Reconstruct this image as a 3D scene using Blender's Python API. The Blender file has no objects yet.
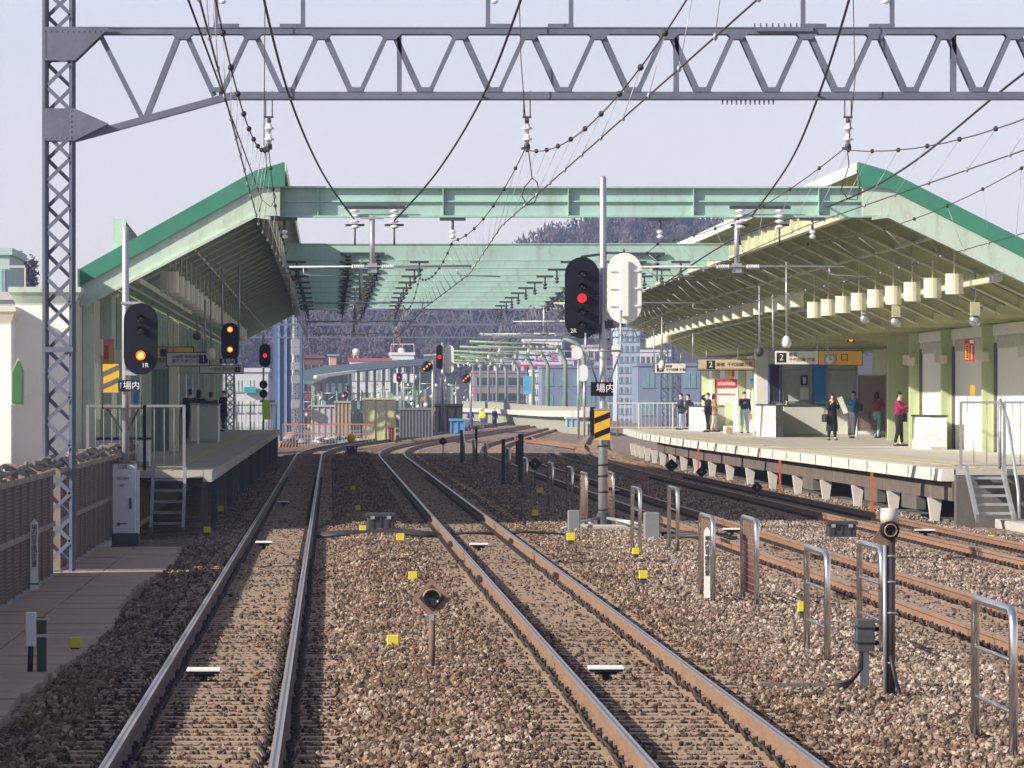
import bpy, math, random
import numpy as np
from mathutils import Vector, Matrix, Euler
R = math.radians
random.seed(7); rng = np.random.default_rng(11)
SC = bpy.context.scene
COL = SC.collection
F, VX, VY, H = 6000.0, 330.0, 400.0, 2.45      # focal length in pixels, vanishing point, camera height over the rails

# ---------------- camera, light, exposure ----------------
cd = bpy.data.cameras.new('camera'); cam = bpy.data.objects.new('camera', cd); COL.objects.link(cam)
cam.location = (0, 0, H); cam.rotation_euler = (R(90), 0, 0)
cd.sensor_width = 36.0; cd.lens = 36.0 * F / 1024.0
cd.shift_x = (512 - VX) / 1024.0; cd.shift_y = (VY - 384) / 1024.0
cd.clip_start = 0.5; cd.clip_end = 9000
SC.camera = cam
SUN = Vector((-1.0, -0.47, 0.575)).normalized()
w = bpy.data.worlds.new('World'); SC.world = w; w.use_nodes = True
nt = w.node_tree; nt.nodes.clear()
sky = nt.nodes.new('ShaderNodeTexSky'); sky.sky_type = 'NISHITA'; sky.sun_disc = False
sky.sun_elevation = math.asin(SUN.z); sky.sun_rotation = math.atan2(SUN.x, SUN.y)
sky.air_density = 1.0; sky.dust_density = 0.6; sky.ozone_density = 1.5; sky.altitude = 50
hs = nt.nodes.new('ShaderNodeHueSaturation'); hs.inputs['Saturation'].default_value = 0.45
mixw = nt.nodes.new('ShaderNodeMixRGB'); mixw.blend_type = 'MULTIPLY'; mixw.inputs[0].default_value = 1; mixw.inputs[2].default_value = (0.97, 0.93, 1.0, 1)
bg = nt.nodes.new('ShaderNodeBackground'); bg.inputs['Strength'].default_value = 0.082
wo = nt.nodes.new('ShaderNodeOutputWorld')
nt.links.new(sky.outputs[0], hs.inputs['Color']); nt.links.new(hs.outputs[0], mixw.inputs[1])
adw = nt.nodes.new('ShaderNodeMixRGB'); adw.blend_type = 'ADD'; adw.inputs[0].default_value = 1; geo_ = nt.nodes.new('ShaderNodeTexCoord'); sp_w = nt.nodes.new('ShaderNodeSeparateXYZ'); nt.links.new(geo_.outputs['Generated'], sp_w.inputs[0])
rw_ = nt.nodes.new('ShaderNodeValToRGB'); nt.links.new(sp_w.outputs[2], rw_.inputs[0])     # bright pale band low over the horizon
rw_.color_ramp.elements[0].position = 0.0; rw_.color_ramp.elements[0].color = (0.86, 0.83, 0.86, 1)
e_ = rw_.color_ramp.elements.new(0.07); e_.color = (0.58, 0.61, 0.76, 1)
rw_.color_ramp.elements[-1].position = 0.32; rw_.color_ramp.elements[-1].color = (0.02, 0.025, 0.035, 1)
gn_ = nt.nodes.new('ShaderNodeMixRGB'); gn_.blend_type = 'MULTIPLY'; gn_.inputs[0].default_value = 1; gn_.inputs[2].default_value = (3.95, 3.66, 3.42, 1); gn_.use_clamp = False
nt.links.new(rw_.outputs[0], gn_.inputs[1]); nt.links.new(gn_.outputs[0], adw.inputs[2])
nt.links.new(mixw.outputs[0], adw.inputs[1]); nt.links.new(adw.outputs[0], bg.inputs[0]); nt.links.new(bg.outputs[0], wo.inputs[0])
sl = bpy.data.lights.new('sun', 'SUN'); sl.energy = 5.0; sl.angle = R(0.5); sl.color = (1.0, 0.90, 0.76)
so = bpy.data.objects.new('sun', sl); COL.objects.link(so); so.location = (-60, -30, 60)
so.rotation_euler = SUN.to_track_quat('Z', 'Y').to_euler()
vs = SC.view_settings; vs.view_transform = 'Standard'; vs.look = 'None'; vs.exposure = 0.60; vs.gamma = 1; vs.use_curve_mapping = False
SC.cycles.max_bounces = 6; SC.cycles.volume_bounces = 0; SC.cycles.use_denoising = True
SC.cycles.volume_max_steps = 64

# ---------------- helpers ----------------
def s_(Y): return F / Y
def P(px, py, Y): return Vector(((px - VX) * Y / F, Y, H - (py - VY) * Y / F))
def G(px, py, z=-0.2):
    Y = F * (H - z) / (py - VY); return Vector(((px - VX) * Y / F, Y, z))
SRGB = lambda c: tuple(((v / 255) / 12.92 if v / 255 <= 0.04045 else ((v / 255 + 0.055) / 1.055) ** 2.4) for v in c)

MATS = {}
def mat(name, c, rough=0.7, metal=0.0, var=0.15, scale=3.0, bump=0.0, emit=None, estr=0.0, dirt=None, dscale=1.2, damt=0.5, trans=0.0, stretch=None, spec=0.5):
    if name in MATS: return MATS[name]
    m = bpy.data.materials.new(name); m.use_nodes = True; t = m.node_tree; n = t.nodes; L = t.links
    b = n['Principled BSDF']
    b.inputs['Roughness'].default_value = rough; b.inputs['Metallic'].default_value = metal
    b.inputs['Specular IOR Level'].default_value = spec
    tc = n.new('ShaderNodeTexCoord'); mp = n.new('ShaderNodeMapping'); L.new(tc.outputs['Object'], mp.inputs[0])
    if stretch: mp.inputs['Scale'].default_value = stretch
    nz = n.new('ShaderNodeTexNoise'); nz.inputs['Scale'].default_value = scale; nz.inputs['Detail'].default_value = 6; nz.inputs['Roughness'].default_value = 0.65
    L.new(mp.outputs[0], nz.inputs['Vector'])
    r = n.new('ShaderNodeValToRGB'); r.color_ramp.elements[0].position = 0.3; r.color_ramp.elements[1].position = 0.7
    a = tuple(v * (1 - var) for v in c); d = tuple(min(1, v * (1 + var)) for v in c)
    r.color_ramp.elements[0].color = (*a, 1); r.color_ramp.elements[1].color = (*d, 1)
    L.new(nz.outputs[0], r.inputs[0]); out = r.outputs[0]
    if dirt:
        n2 = n.new('ShaderNodeTexNoise'); n2.inputs['Scale'].default_value = dscale; n2.inputs['Detail'].default_value = 8; n2.inputs['Roughness'].default_value = 0.75
        L.new(mp.outputs[0], n2.inputs['Vector'])
        r2 = n.new('ShaderNodeValToRGB'); r2.color_ramp.elements[0].position = 0.5; r2.color_ramp.elements[1].position = 0.72
        r2.color_ramp.elements[0].color = (0, 0, 0, 1); r2.color_ramp.elements[1].color = (damt, damt, damt, 1)
        L.new(n2.outputs[0], r2.inputs[0])
        mx = n.new('ShaderNodeMixRGB'); mx.inputs[2].default_value = (*dirt, 1); L.new(r2.outputs[0], mx.inputs[0]); L.new(out, mx.inputs[1]); out = mx.outputs[0]
    L.new(out, b.inputs['Base Color'])
    if bump:
        bp = n.new('ShaderNodeBump'); bp.inputs['Strength'].default_value = bump; bp.inputs['Distance'].default_value = 0.05
        L.new(nz.outputs[0], bp.inputs['Height']); L.new(bp.outputs[0], b.inputs['Normal'])
    if emit:
        b.inputs['Emission Color'].default_value = (*emit, 1); b.inputs['Emission Strength'].default_value = estr
    if trans: b.inputs['Transmission Weight'].default_value = trans
    MATS[name] = m; return m

def striped(name, c1, c2, axis, period, duty=0.5, rough=0.7, base=None, bump=0.6):
    """corrugation or boards: wave across one axis"""
    m = mat(name, c1, rough) ; t = m.node_tree; n = t.nodes; L = t.links; b = n['Principled BSDF']
    tc = n.new('ShaderNodeTexCoord'); sp = n.new('ShaderNodeSeparateXYZ'); L.new(tc.outputs['Object'], sp.inputs[0])
    mu = n.new('ShaderNodeMath'); mu.operation = 'MULTIPLY'; mu.inputs[1].default_value = 1.0 / period; L.new(sp.outputs[axis], mu.inputs[0])
    fr = n.new('ShaderNodeMath'); fr.operation = 'FRACT'; L.new(mu.outputs[0], fr.inputs[0])
    gt = n.new('ShaderNodeMath'); gt.operation = 'GREATER_THAN'; gt.inputs[1].default_value = duty; L.new(fr.outputs[0], gt.inputs[0])
    old = b.inputs['Base Color'].links[0].from_socket
    mx = n.new('ShaderNodeMixRGB'); mx.inputs[2].default_value = (*c2, 1); L.new(gt.outputs[0], mx.inputs[0]); L.new(old, mx.inputs[1]); L.new(mx.outputs[0], b.inputs['Base Color'])
    if bump:
        bp = n.new('ShaderNodeBump'); bp.inputs['Strength'].default_value = bump; bp.inputs['Distance'].default_value = 0.03; L.new(fr.outputs[0], bp.inputs['Height']); L.new(bp.outputs[0], b.inputs['Normal'])
    return m

class MB:
    def __init__(s): s.v = []; s.f = []; s.m = []; s.sm = []
    def add(s, vs, fs, m=0, smooth=False):
        o = len(s.v); s.v += [tuple(p) for p in vs]
        for f in fs: s.f.append(tuple(i + o for i in f)); s.m.append(m); s.sm.append(smooth)
        return s
    def bx(s, x0, x1, y0, y1, z0, z1, m=0):
        v = [(x0,y0,z0),(x1,y0,z0),(x1,y1,z0),(x0,y1,z0),(x0,y0,z1),(x1,y0,z1),(x1,y1,z1),(x0,y1,z1)]
        return s.add(v, [(3,2,1,0),(4,5,6,7),(0,1,5,4),(1,2,6,5),(2,3,7,6),(3,0,4,7)], m)
    def bc(s, c, d, m=0, rot=None):
        x, y, z = d[0]/2, d[1]/2, d[2]/2
        v = [Vector(p) for p in [(-x,-y,-z),(x,-y,-z),(x,y,-z),(-x,y,-z),(-x,-y,z),(x,-y,z),(x,y,z),(-x,y,z)]]
        if rot is not None:
            e = Euler(rot).to_matrix(); v = [e @ p for p in v]
        c = Vector(c)
        return s.add([c + p for p in v], [(3,2,1,0),(4,5,6,7),(0,1,5,4),(1,2,6,5),(2,3,7,6),(3,0,4,7)], m)
    def rbox(s, x0, x1, y0, y1, z0, z1, b=0.01, m=0):
        """box with chamfered upright edges and top"""
        def ring(i, z): return [(x0+i+b,y0+i,z),(x1-i-b,y0+i,z),(x1-i,y0+i+b,z),(x1-i,y1-i-b,z),(x1-i-b,y1-i,z),(x0+i+b,y1-i,z),(x0+i,y1-i-b,z),(x0+i,y0+i+b,z)]
        v = ring(0, z0) + ring(0, z1 - b) + ring(b, z1); f = []
        for k in range(2):
            for i in range(8): f.append((k*8+i, k*8+(i+1)%8, k*8+8+(i+1)%8, k*8+8+i))
        f.append(tuple(range(16, 24))); f.append(tuple(range(7, -1, -1)))
        return s.add(v, f, m)
    def tube(s, pts, r, n=6, m=0, cap=True, smooth=True):
        pts = [Vector(p) for p in pts]; k = len(pts)
        rs = r if isinstance(r, (list, tuple)) else [r] * k
        v = []; f = []; up = None
        for i, p in enumerate(pts):
            d = (pts[min(i+1,k-1)] - pts[max(i-1,0)])
            if d.length < 1e-9: d = Vector((0,0,1))
            d.normalize()
            if up is None or abs(up.dot(d)) > 0.99:
                up = Vector((0,0,1)) if abs(d.z) < 0.9 else Vector((1,0,0))
            a = d.cross(up).normalized(); b = a.cross(d).normalized(); up = b
            for j in range(n):
                t = 2*math.pi*j/n; v.append(p + a*math.cos(t)*rs[i] + b*math.sin(t)*rs[i])
        for i in range(k-1):
            for j in range(n): f.append((i*n+j, i*n+(j+1)%n, (i+1)*n+(j+1)%n, (i+1)*n+j))
        s.add(v, f, m, smooth)
        if cap:
            o = len(s.v) - len(v); s.f.append(tuple(o + j for j in range(n-1,-1,-1))); s.m.append(m); s.sm.append(False)
            s.f.append(tuple(o + (k-1)*n + j for j in range(n))); s.m.append(m); s.sm.append(False)
        return s
    def bar(s, p, q, wx, wy, m=0):
        """rectangular bar from p to q"""
        p, q = Vector(p), Vector(q); d = (q-p).normalized()
        up = Vector((0,1,0)) if abs(d.y) < 0.9 else Vector((0,0,1))
        a = d.cross(up).normalized()*wx/2; b = up*wy/2 if abs(d.dot(up)) < 1e-6 else (a.cross(d)).normalized()*wy/2
        v = [p-a-b,p+a-b,p+a+b,p-a+b,q-a-b,q+a-b,q+a+b,q-a+b]
        return s.add(v, [(3,2,1,0),(4,5,6,7),(0,1,5,4),(1,2,6,5),(2,3,7,6),(3,0,4,7)], m)
    def lathe(s, prof, c=(0,0,0), axis='z', n=16, m=0, smooth=True):
        """prof: (r, h) pairs"""
        v = []; f = []; k = len(prof)
        for r, h in prof:
            for j in range(n):
                t = 2*math.pi*j/n; a, b = r*math.cos(t), r*math.sin(t)
                v.append((c[0]+a, c[1]+b, c[2]+h) if axis=='z' else ((c[0]+a, c[1]+h, c[2]+b) if axis=='y' else (c[0]+h, c[1]+a, c[2]+b)))
        for i in range(k-1):
            for j in range(n): f.append((i*n+j, i*n+(j+1)%n, (i+1)*n+(j+1)%n, (i+1)*n+j))
        f.append(tuple(range(n-1,-1,-1))); f.append(tuple((k-1)*n+j for j in range(n)))
        return s.add(v, f, m, smooth)
    def ell(s, c, r, m=0, nu=10, nv=7):
        v = []; f = []
        for i in range(nv+1):
            ph = math.pi*i/nv
            for j in range(nu):
                t = 2*math.pi*j/nu; v.append((c[0]+r[0]*math.sin(ph)*math.cos(t), c[1]+r[1]*math.sin(ph)*math.sin(t), c[2]+r[2]*math.cos(ph)))
        for i in range(nv):
            for j in range(nu): f.append((i*nu+j, (i+1)*nu+j, (i+1)*nu+(j+1)%nu, i*nu+(j+1)%nu))
        return s.add(v, f, m, True)
    def prism(s, pl, y0, y1, m=0):
        """polygon of (x,z) extruded along y"""
        k = len(pl); v = [(x,y0,z) for x,z in pl] + [(x,y1,z) for x,z in pl]
        f = [tuple(range(k)), tuple(range(2*k-1,k-1,-1))] + [(i,k+i,k+(i+1)%k,(i+1)%k) for i in range(k)]
        return s.add(v, f, m)
    def sweep(s, prof, ys, sh, ms=None, closed=True, z=None, cap=True, smooth=False):
        """profile of (x,z) carried along y, shifted in x by sh(y)"""
        k = len(prof); v = []; n = len(ys)
        for y in ys:
            for x, zz in prof: v.append((x + sh(y), y, zz))
        o = len(s.v); s.v += v
        for i in range(n-1):
            for j in range(k if closed else k-1):
                s.f.append((o+i*k+j, o+(i+1)*k+j, o+(i+1)*k+(j+1)%k, o+i*k+(j+1)%k)); s.m.append(ms[j] if ms else 0); s.sm.append(smooth)
        if cap and closed:
            s.f.append(tuple(o+j for j in range(k))); s.m.append(ms[0] if ms else 0); s.sm.append(False)
            s.f.append(tuple(o+(n-1)*k+j for j in range(k-1,-1,-1))); s.m.append(ms[0] if ms else 0); s.sm.append(False)
        return s
    def mesh(s, name, mats, off=(0,0,0)):
        me = bpy.data.meshes.new(name)
        me.from_pydata([(a-off[0], b-off[1], c-off[2]) for a,b,c in s.v], [], s.f)
        for m in (mats if isinstance(mats,(list,tuple)) else [mats]): me.materials.append(m)
        me.polygons.foreach_set('material_index', s.m); me.polygons.foreach_set('use_smooth', s.sm)
        me.update(); return me
    def build(s, name, mats, parent=None, at=None):
        """verts are world coordinates; origin goes to the parent's place or to `at`"""
        off = WL.get(parent.name, (0,0,0)) if parent is not None else (at or (0,0,0))
        o = bpy.data.objects.new(name, s.mesh(name, mats, off)); COL.objects.link(o)
        if parent is not None: o.parent = parent; WL[o.name] = off
        else: o.location = off; WL[o.name] = tuple(off)
        return o
WL = {}
def tag(o, label=None, cat=None, group=None, kind=None):
    if label: o['label'] = label
    if cat and not kind: o['kind'] = 'thing'
    if cat: o['category'] = cat
    if group: o['group'] = group
    if kind: o['kind'] = kind
    return o
def thing(name, label, cat, loc=(0,0,0), group=None):
    o = bpy.data.objects.new(name, None); COL.objects.link(o); o.location = loc; o.empty_display_size = 0.2
    WL[o.name] = tuple(loc); return tag(o, label, cat, group)
KIDS = {}
def copy_tree(o, loc=None, rz=None, label=None, parent=None):
    c = o.copy(); COL.objects.link(c)
    if parent is not None: c.parent = parent
    if loc is not None: c.location = loc
    if rz is not None: c.rotation_euler[2] = rz
    if label: c['label'] = label
    WL[c.name] = tuple(c.location) if parent is None else WL.get(parent.name, (0,0,0))
    for ch in o.children: copy_tree(ch, parent=c)
    return c
def text(body, parent, c, size, m, rot=(90,0,0), align='CENTER', name='lettering', sx=1.0, extrude=0.003, lh=1.0):
    cu = bpy.data.curves.new(name, 'FONT'); cu.body = body; cu.size = size; cu.align_x = align; cu.align_y = 'CENTER'
    cu.extrude = extrude; cu.space_line = lh; cu.materials.append(m); cu.resolution_u = 2
    o = bpy.data.objects.new(name, cu); COL.objects.link(o)
    off = WL.get(parent.name, (0,0,0)); o.parent = parent
    o.location = (c[0]-off[0], c[1]-off[1], c[2]-off[2]); o.rotation_euler = [R(a) for a in rot]; o.scale = (sx,1,1); return o

def curve(Y0, twoR, Ye=350.0):
    m = 2*(Ye-Y0)/twoR; ce = (Ye-Y0)**2/twoR
    def c(y):
        if y <= Y0: return 0.0
        if y <= Ye: return (y-Y0)**2/twoR
        return ce + m*(y-Ye)
    return c
cA = curve(262, 3000); cB = curve(258, 3040); cC = curve(256, 3500); cD = curve(190, 6000, 330)
TR = {'A': (-0.945, cA), 'B': (2.73, cB), 'C': (7.53, cC), 'D': (11.28, cD)}
zero = lambda y: 0.0
def frange(a, b, st):
    o = []; x = a
    while x < b - 1e-6: o.append(x); x += st
    return o + [b]
# ---------------- materials ----------------
teal = mat('teal_paint', (0.36,0.54,0.49), 0.6, var=0.08, scale=0.8, dirt=(0.2,0.155,0.10), dscale=3.0, damt=0.5, stretch=(1,1,0.3))
palegreen = mat('pale_green_paint', (0.47,0.59,0.50), 0.6, var=0.08, scale=0.7, dirt=(0.24,0.17,0.10), dscale=3.5, damt=0.5, stretch=(1,1,0.3))
roofgreen = mat('green_roof_metal', (0.04,0.225,0.15), 0.55, var=0.14, scale=1.5, dirt=(0.05,0.11,0.08), dscale=3, damt=0.6, stretch=(1,1,0.3))
soffit = mat('soffit_green_bounce', (0.48,0.49,0.27), 0.75, var=0.12, scale=0.6, dirt=(0.12,0.11,0.06), dscale=0.8, damt=0.5)  # yellow tint of bounced light is put into this right-hand green
soffit_l = mat('soffit_green_left', (0.52,0.62,0.47), 0.75, var=0.12, scale=0.6, dirt=(0.1,0.11,0.08), dscale=0.8, damt=0.5)
rafterm = mat('rafter_paint', (0.60,0.60,0.42), 0.6, var=0.1, dirt=(0.16,0.13,0.08), damt=0.5)
limegreen = mat('column_green', (0.48,0.56,0.31), 0.5, var=0.06, scale=0.8)
cream = mat('cream_panel', (0.74,0.72,0.58), 0.5, var=0.05, scale=0.8, dirt=(0.45,0.42,0.3), damt=0.4)
white = mat('white_paint', (0.80,0.80,0.78), 0.5, var=0.03, scale=0.8, dirt=(0.5,0.5,0.46), dscale=1.3, damt=0.3)
wallwhite = mat('white_wall', (0.88,0.88,0.85), 0.6, var=0.03, scale=0.5, dirt=(0.6,0.6,0.54), dscale=0.9, damt=0.3)
frost = mat('frosted_panel', (0.86,0.87,0.84), 0.4, var=0.03, scale=0.5)
steelblue = mat('blue_grey_steel', (0.13,0.15,0.215), 0.55, var=0.15, scale=1.2, dirt=(0.07,0.08,0.11), dscale=2.2, damt=0.6)
galv = mat('galvanised_steel', (0.42,0.44,0.47), 0.42, 0.55, var=0.12, scale=3)
stainless = mat('stainless_tube', (0.72,0.71,0.70), 0.24, 0.95, var=0.06, scale=6, dirt=(0.4,0.28,0.2), dscale=5, damt=0.5)
rustpost = mat('rusty_post', (0.17,0.10,0.075), 0.8, var=0.3, scale=8)
railrust = mat('rail_rust', (0.235,0.145,0.092), 0.7, var=0.18, scale=6, bump=0.2, stretch=(1,0.15,1), dirt=(0.13,0.075,0.05), dscale=5, damt=0.4)
railorange = mat('rail_rust_orange', (0.255,0.145,0.09), 0.75, var=0.18, scale=6, bump=0.2, stretch=(1,0.15,1), dirt=(0.2,0.09,0.05), dscale=5, damt=0.4)
railtop = mat('rail_running_surface', (0.52,0.47,0.43), 0.36, 0.8, var=0.06, scale=2, stretch=(1,0.05,1))
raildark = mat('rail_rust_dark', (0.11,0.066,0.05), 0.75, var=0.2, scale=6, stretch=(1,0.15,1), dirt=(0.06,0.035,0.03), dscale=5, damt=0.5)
railband = mat('rail_contact_band', (0.10,0.10,0.13), 0.35, 0.7, var=0.1, scale=2, stretch=(1,0.05,1))
railtop2 = mat('rail_worn_top', (0.55,0.43,0.34), 0.45, 0.5, var=0.1, scale=2, stretch=(1,0.05,1))
clipm = mat('rail_clip_iron', (0.035,0.026,0.022), 0.75, var=0.3, scale=20)
sleeperm = mat('sleeper_concrete', (0.37,0.268,0.195), 0.9, var=0.25, scale=7, dirt=(0.12,0.085,0.065), dscale=3, damt=0.7)
conc = mat('platform_concrete', (0.42,0.41,0.38), 0.9, var=0.12, scale=2.5, dirt=(0.2,0.19,0.17), dscale=1.5, damt=0.5)
concl = mat('light_concrete', (0.60,0.58,0.54), 0.9, var=0.1, scale=2.5, dirt=(0.28,0.25,0.2), dscale=2.5, damt=0.6)
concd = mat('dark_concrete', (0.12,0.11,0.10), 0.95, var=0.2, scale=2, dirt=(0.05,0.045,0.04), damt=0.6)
asph = mat('platform_asphalt', (0.44,0.41,0.36), 0.95, var=0.12, scale=1.5, dirt=(0.2,0.19,0.18), dscale=0.6, damt=0.5)
asphr = mat('platform_paving', (0.47,0.45,0.41), 0.95, var=0.10, scale=1.5, dirt=(0.33,0.31,0.28), dscale=0.6, damt=0.5)
tactile = mat('tactile_yellow', (0.52,0.43,0.22), 0.8, var=0.15, scale=8, dirt=(0.4,0.35,0.2), damt=0.6)
black = mat('black_paint', (0.008,0.009,0.014), 0.6, var=0.2, spec=0.2)
darkgrey = mat('dark_grey', (0.05,0.05,0.055), 0.6, var=0.25, scale=6)
rubber = mat('cable_black', (0.02,0.018,0.018), 0.6, var=0.2)
copper = mat('wire_brown', (0.075,0.05,0.045), 0.55, 0.3, var=0.2)
yellow = mat('marker_yellow', (0.66,0.58,0.02), 0.6, var=0.15, dirt=(0.2,0.16,0.05), dscale=9, damt=0.5)
hazard = mat('hazard_yellow', (0.72,0.42,0.02), 0.5, var=0.06)
limey = mat('fluorescent_lime', (0.60,0.85,0.03), 0.5, var=0.05)
signwhite = mat('sign_face', (0.84,0.83,0.80), 0.45, var=0.02)
signgrey = mat('sign_face_grey', (0.66,0.66,0.66), 0.45, var=0.02)
signbeige = mat('sign_face_beige', (0.62,0.50,0.32), 0.45, var=0.02)
signyel = mat('sign_yellow', (0.88,0.50,0.02), 0.45, var=0.02)
ink = mat('lettering_black', (0.015,0.015,0.018), 0.5, var=0.0)
inkw = mat('lettering_white', (0.85,0.85,0.85), 0.5, var=0.0)
redp = mat('poster_red', (0.62,0.03,0.05), 0.5, var=0.05)
bluep = mat('blue_panel', (0.03,0.28,0.90), 0.4, var=0.04)
porcel = mat('porcelain', (0.75,0.76,0.78), 0.2, var=0.05)
glass = mat('window_glass', (0.52,0.60,0.52), 0.25, 0.0, var=0.25, scale=0.7, spec=0.5)
shoe = mat('shoe_black', (0.015,0.014,0.014), 0.5)
skin = mat('skin', (0.66,0.44,0.33), 0.55, var=0.05)
hairm = mat('hair_black', (0.012,0.010,0.010), 0.5, var=0.2)
fencem = striped('sound_fence_brown', (0.175,0.125,0.10), (0.085,0.058,0.048), 2, 0.05, 0.5, 0.8, bump=0.5)
walkm = mat('walkway_slab', (0.43,0.32,0.25), 0.95, var=0.14, scale=3, dirt=(0.13,0.10,0.085), dscale=1.5, damt=0.6, bump=0.3)
lamp_or = mat('signal_lamp_orange', (0.9,0.3,0.02), emit=(1.0,0.13,0.01), estr=1.5)
lamp_orc = mat('signal_lamp_core', (1,0.7,0.3), emit=(1.0,0.55,0.10), estr=1.5)
lamp_rd = mat('signal_lamp_red', (0.8,0.02,0.03), emit=(1.0,0.015,0.03), estr=1.3)
lens = mat('dark_lens', (0.05,0.045,0.04), 0.1, var=0.1, spec=0.9)
haze_c = None

# ---------------- ground and ballast ----------------
def bz(X):
    """ballast height across the formation (X in the straight frame)"""
    d = min(abs(X - TR[k][0]) for k in TR)
    mid = 0.0
    if X < -2.1: h = -0.225 - 0.05 * max(0, -2.1 - X)
    elif X > 12.5: h = -0.16
    elif d < 0.50: h = -0.215
    elif d < 0.65: h = -0.235
    elif d < 1.0: h = -0.20
    else: h = -0.20 + (0.10 if X < 2 else 0.02) * min(1, (d - 1.0) / 0.5)
    return h
gm = MB()
gm.bx(-2500, 2500, -200, 5200, -1.3, -0.75)
ground = gm.build('ground', mat('earth', (0.16,0.14,0.12), 0.95, var=0.3, scale=0.2)); tag(ground, kind='structure')
xs = [-12,-6,-4.3,-3.2,-2.75,-2.4] + list(np.arange(-2.1, 12.9, 0.1)) + [13.5, 15, 18, 22, 30]
ysb = list(np.arange(10, 140, 0.8)) + list(np.arange(140, 300, 3)) + list(np.arange(300, 1000, 12))
V = []; Fc = []
for y in ysb:
    sh = cB(y) if y > 250 else 0
    wx = 1.0
    for i, x in enumerate(xs):
        z = bz(x) + 0.018 * math.sin(x * 7.1 + y * 0.9) * math.sin(y * 1.7 + x * 2.3) - 0.02
        xx = x + sh
        if y > 300 and i >= len(xs) - 4: xx += (y - 300) * 0.12
        V.append((xx, y, z))
k = len(xs)
for j in range(len(ysb) - 1):
    for i in range(k - 1): Fc.append((j*k+i, j*k+i+1, (j+1)*k+i+1, (j+1)*k+i))
bm_ = MB(); bm_.add(V, Fc, 0, True)

def ballast_material(name, inst):
    m = bpy.data.materials.new(name); m.use_nodes = True; t = m.node_tree; n = t.nodes; L = t.links; b = n['Principled BSDF']
    b.inputs['Roughness'].default_value = 0.9; b.inputs['Specular IOR Level'].default_value = 0.25
    r = n.new('ShaderNodeValToRGB'); e = r.color_ramp.elements
    e[0].position = 0; e[0].color = (0.06,0.04,0.03,1); e[1].position = 1; e[1].color = (0.44,0.36,0.29,1)
    for p, c in ((0.25,(0.14,0.086,0.058)),(0.5,(0.215,0.134,0.088)),(0.72,(0.27,0.185,0.13)),(0.88,(0.34,0.265,0.20))):
        q = e.new(p); q.color = (*c,1)
    geo = n.new('ShaderNodeNewGeometry'); sp = n.new('ShaderNodeSeparateXYZ'); L.new(geo.outputs['Position'], sp.inputs[0])
    if inst:
        oi = n.new('ShaderNodeObjectInfo'); L.new(oi.outputs['Random'], r.inputs[0])
    else:
        vo = n.new('ShaderNodeTexVoronoi'); vo.inputs['Scale'].default_value = 14
        L.new(geo.outputs['Position'], vo.inputs['Vector']); sc_ = n.new('ShaderNodeSeparateColor'); L.new(vo.outputs['Color'], sc_.inputs[0]); L.new(sc_.outputs[0], r.inputs[0])
        bp = n.new('ShaderNodeBump'); bp.inputs['Strength'].default_value = 1; bp.inputs['Distance'].default_value = 0.06; bp.invert = True
        L.new(vo.outputs['Distance'], bp.inputs['Height']); L.new(bp.outputs[0], b.inputs['Normal'])
    # paler, greyer stone further from the brake-dust of the used rails; large soft patches
    mr = n.new('ShaderNodeMapRange'); mr.inputs[1].default_value = 3.8; mr.inputs[2].default_value = 5.6; L.new(sp.outputs[0], mr.inputs[0])
    nz = n.new('ShaderNodeTexNoise'); nz.inputs['Scale'].default_value = 0.35; nz.inputs['Detail'].default_value = 5; L.new(geo.outputs['Position'], nz.inputs['Vector'])
    r3 = n.new('ShaderNodeMapRange'); r3.inputs[1].default_value = 0.35; r3.inputs[2].default_value = 0.65; L.new(nz.outputs[0], r3.inputs[0])
    ad = n.new('ShaderNodeMath'); ad.operation = 'MULTIPLY_ADD'; ad.inputs[1].default_value = 0.55; ad.use_clamp = True
    L.new(r3.outputs[0], ad.inputs[0]); mm = n.new('ShaderNodeMath'); mm.operation = 'MULTIPLY_ADD'; mm.inputs[1].default_value = 0.75; mm.inputs[2].default_value = -0.12; L.new(mr.outputs[0], mm.inputs[0]); L.new(mm.outputs[0], ad.inputs[2])
    h = n.new('ShaderNodeHueSaturation'); h.inputs['Saturation'].default_value = 0.68; h.inputs['Value'].default_value = 1.5; L.new(r.outputs[0], h.inputs['Color'])
    mx = n.new('ShaderNodeMixRGB'); L.new(ad.outputs[0], mx.inputs[0]); L.new(r.outputs[0], mx.inputs[1]); L.new(h.outputs[0], mx.inputs[2])
    nb = n.new('ShaderNodeTexNoise'); nb.inputs['Scale'].default_value = 1.3; nb.inputs['Detail'].default_value = 4; L.new(geo.outputs['Position'], nb.inputs['Vector'])
    rb = n.new('ShaderNodeMapRange'); rb.inputs[1].default_value = 0.35; rb.inputs[2].default_value = 0.62; rb.inputs[3].default_value = 0.55; rb.inputs[4].default_value = 1.05; L.new(nb.outputs[0], rb.inputs[0])
    mb_ = n.new('ShaderNodeVectorMath'); mb_.operation = 'SCALE'; L.new(mx.outputs[0], mb_.inputs[0]); L.new(rb.outputs[0], mb_.inputs['Scale'])
    L.new(mb_.outputs[0], b.inputs['Base Color']); return m
bed = bm_.build('ballast_bed', ballast_material('ballast_bed_stone', False)); tag(bed, kind='structure')

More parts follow.
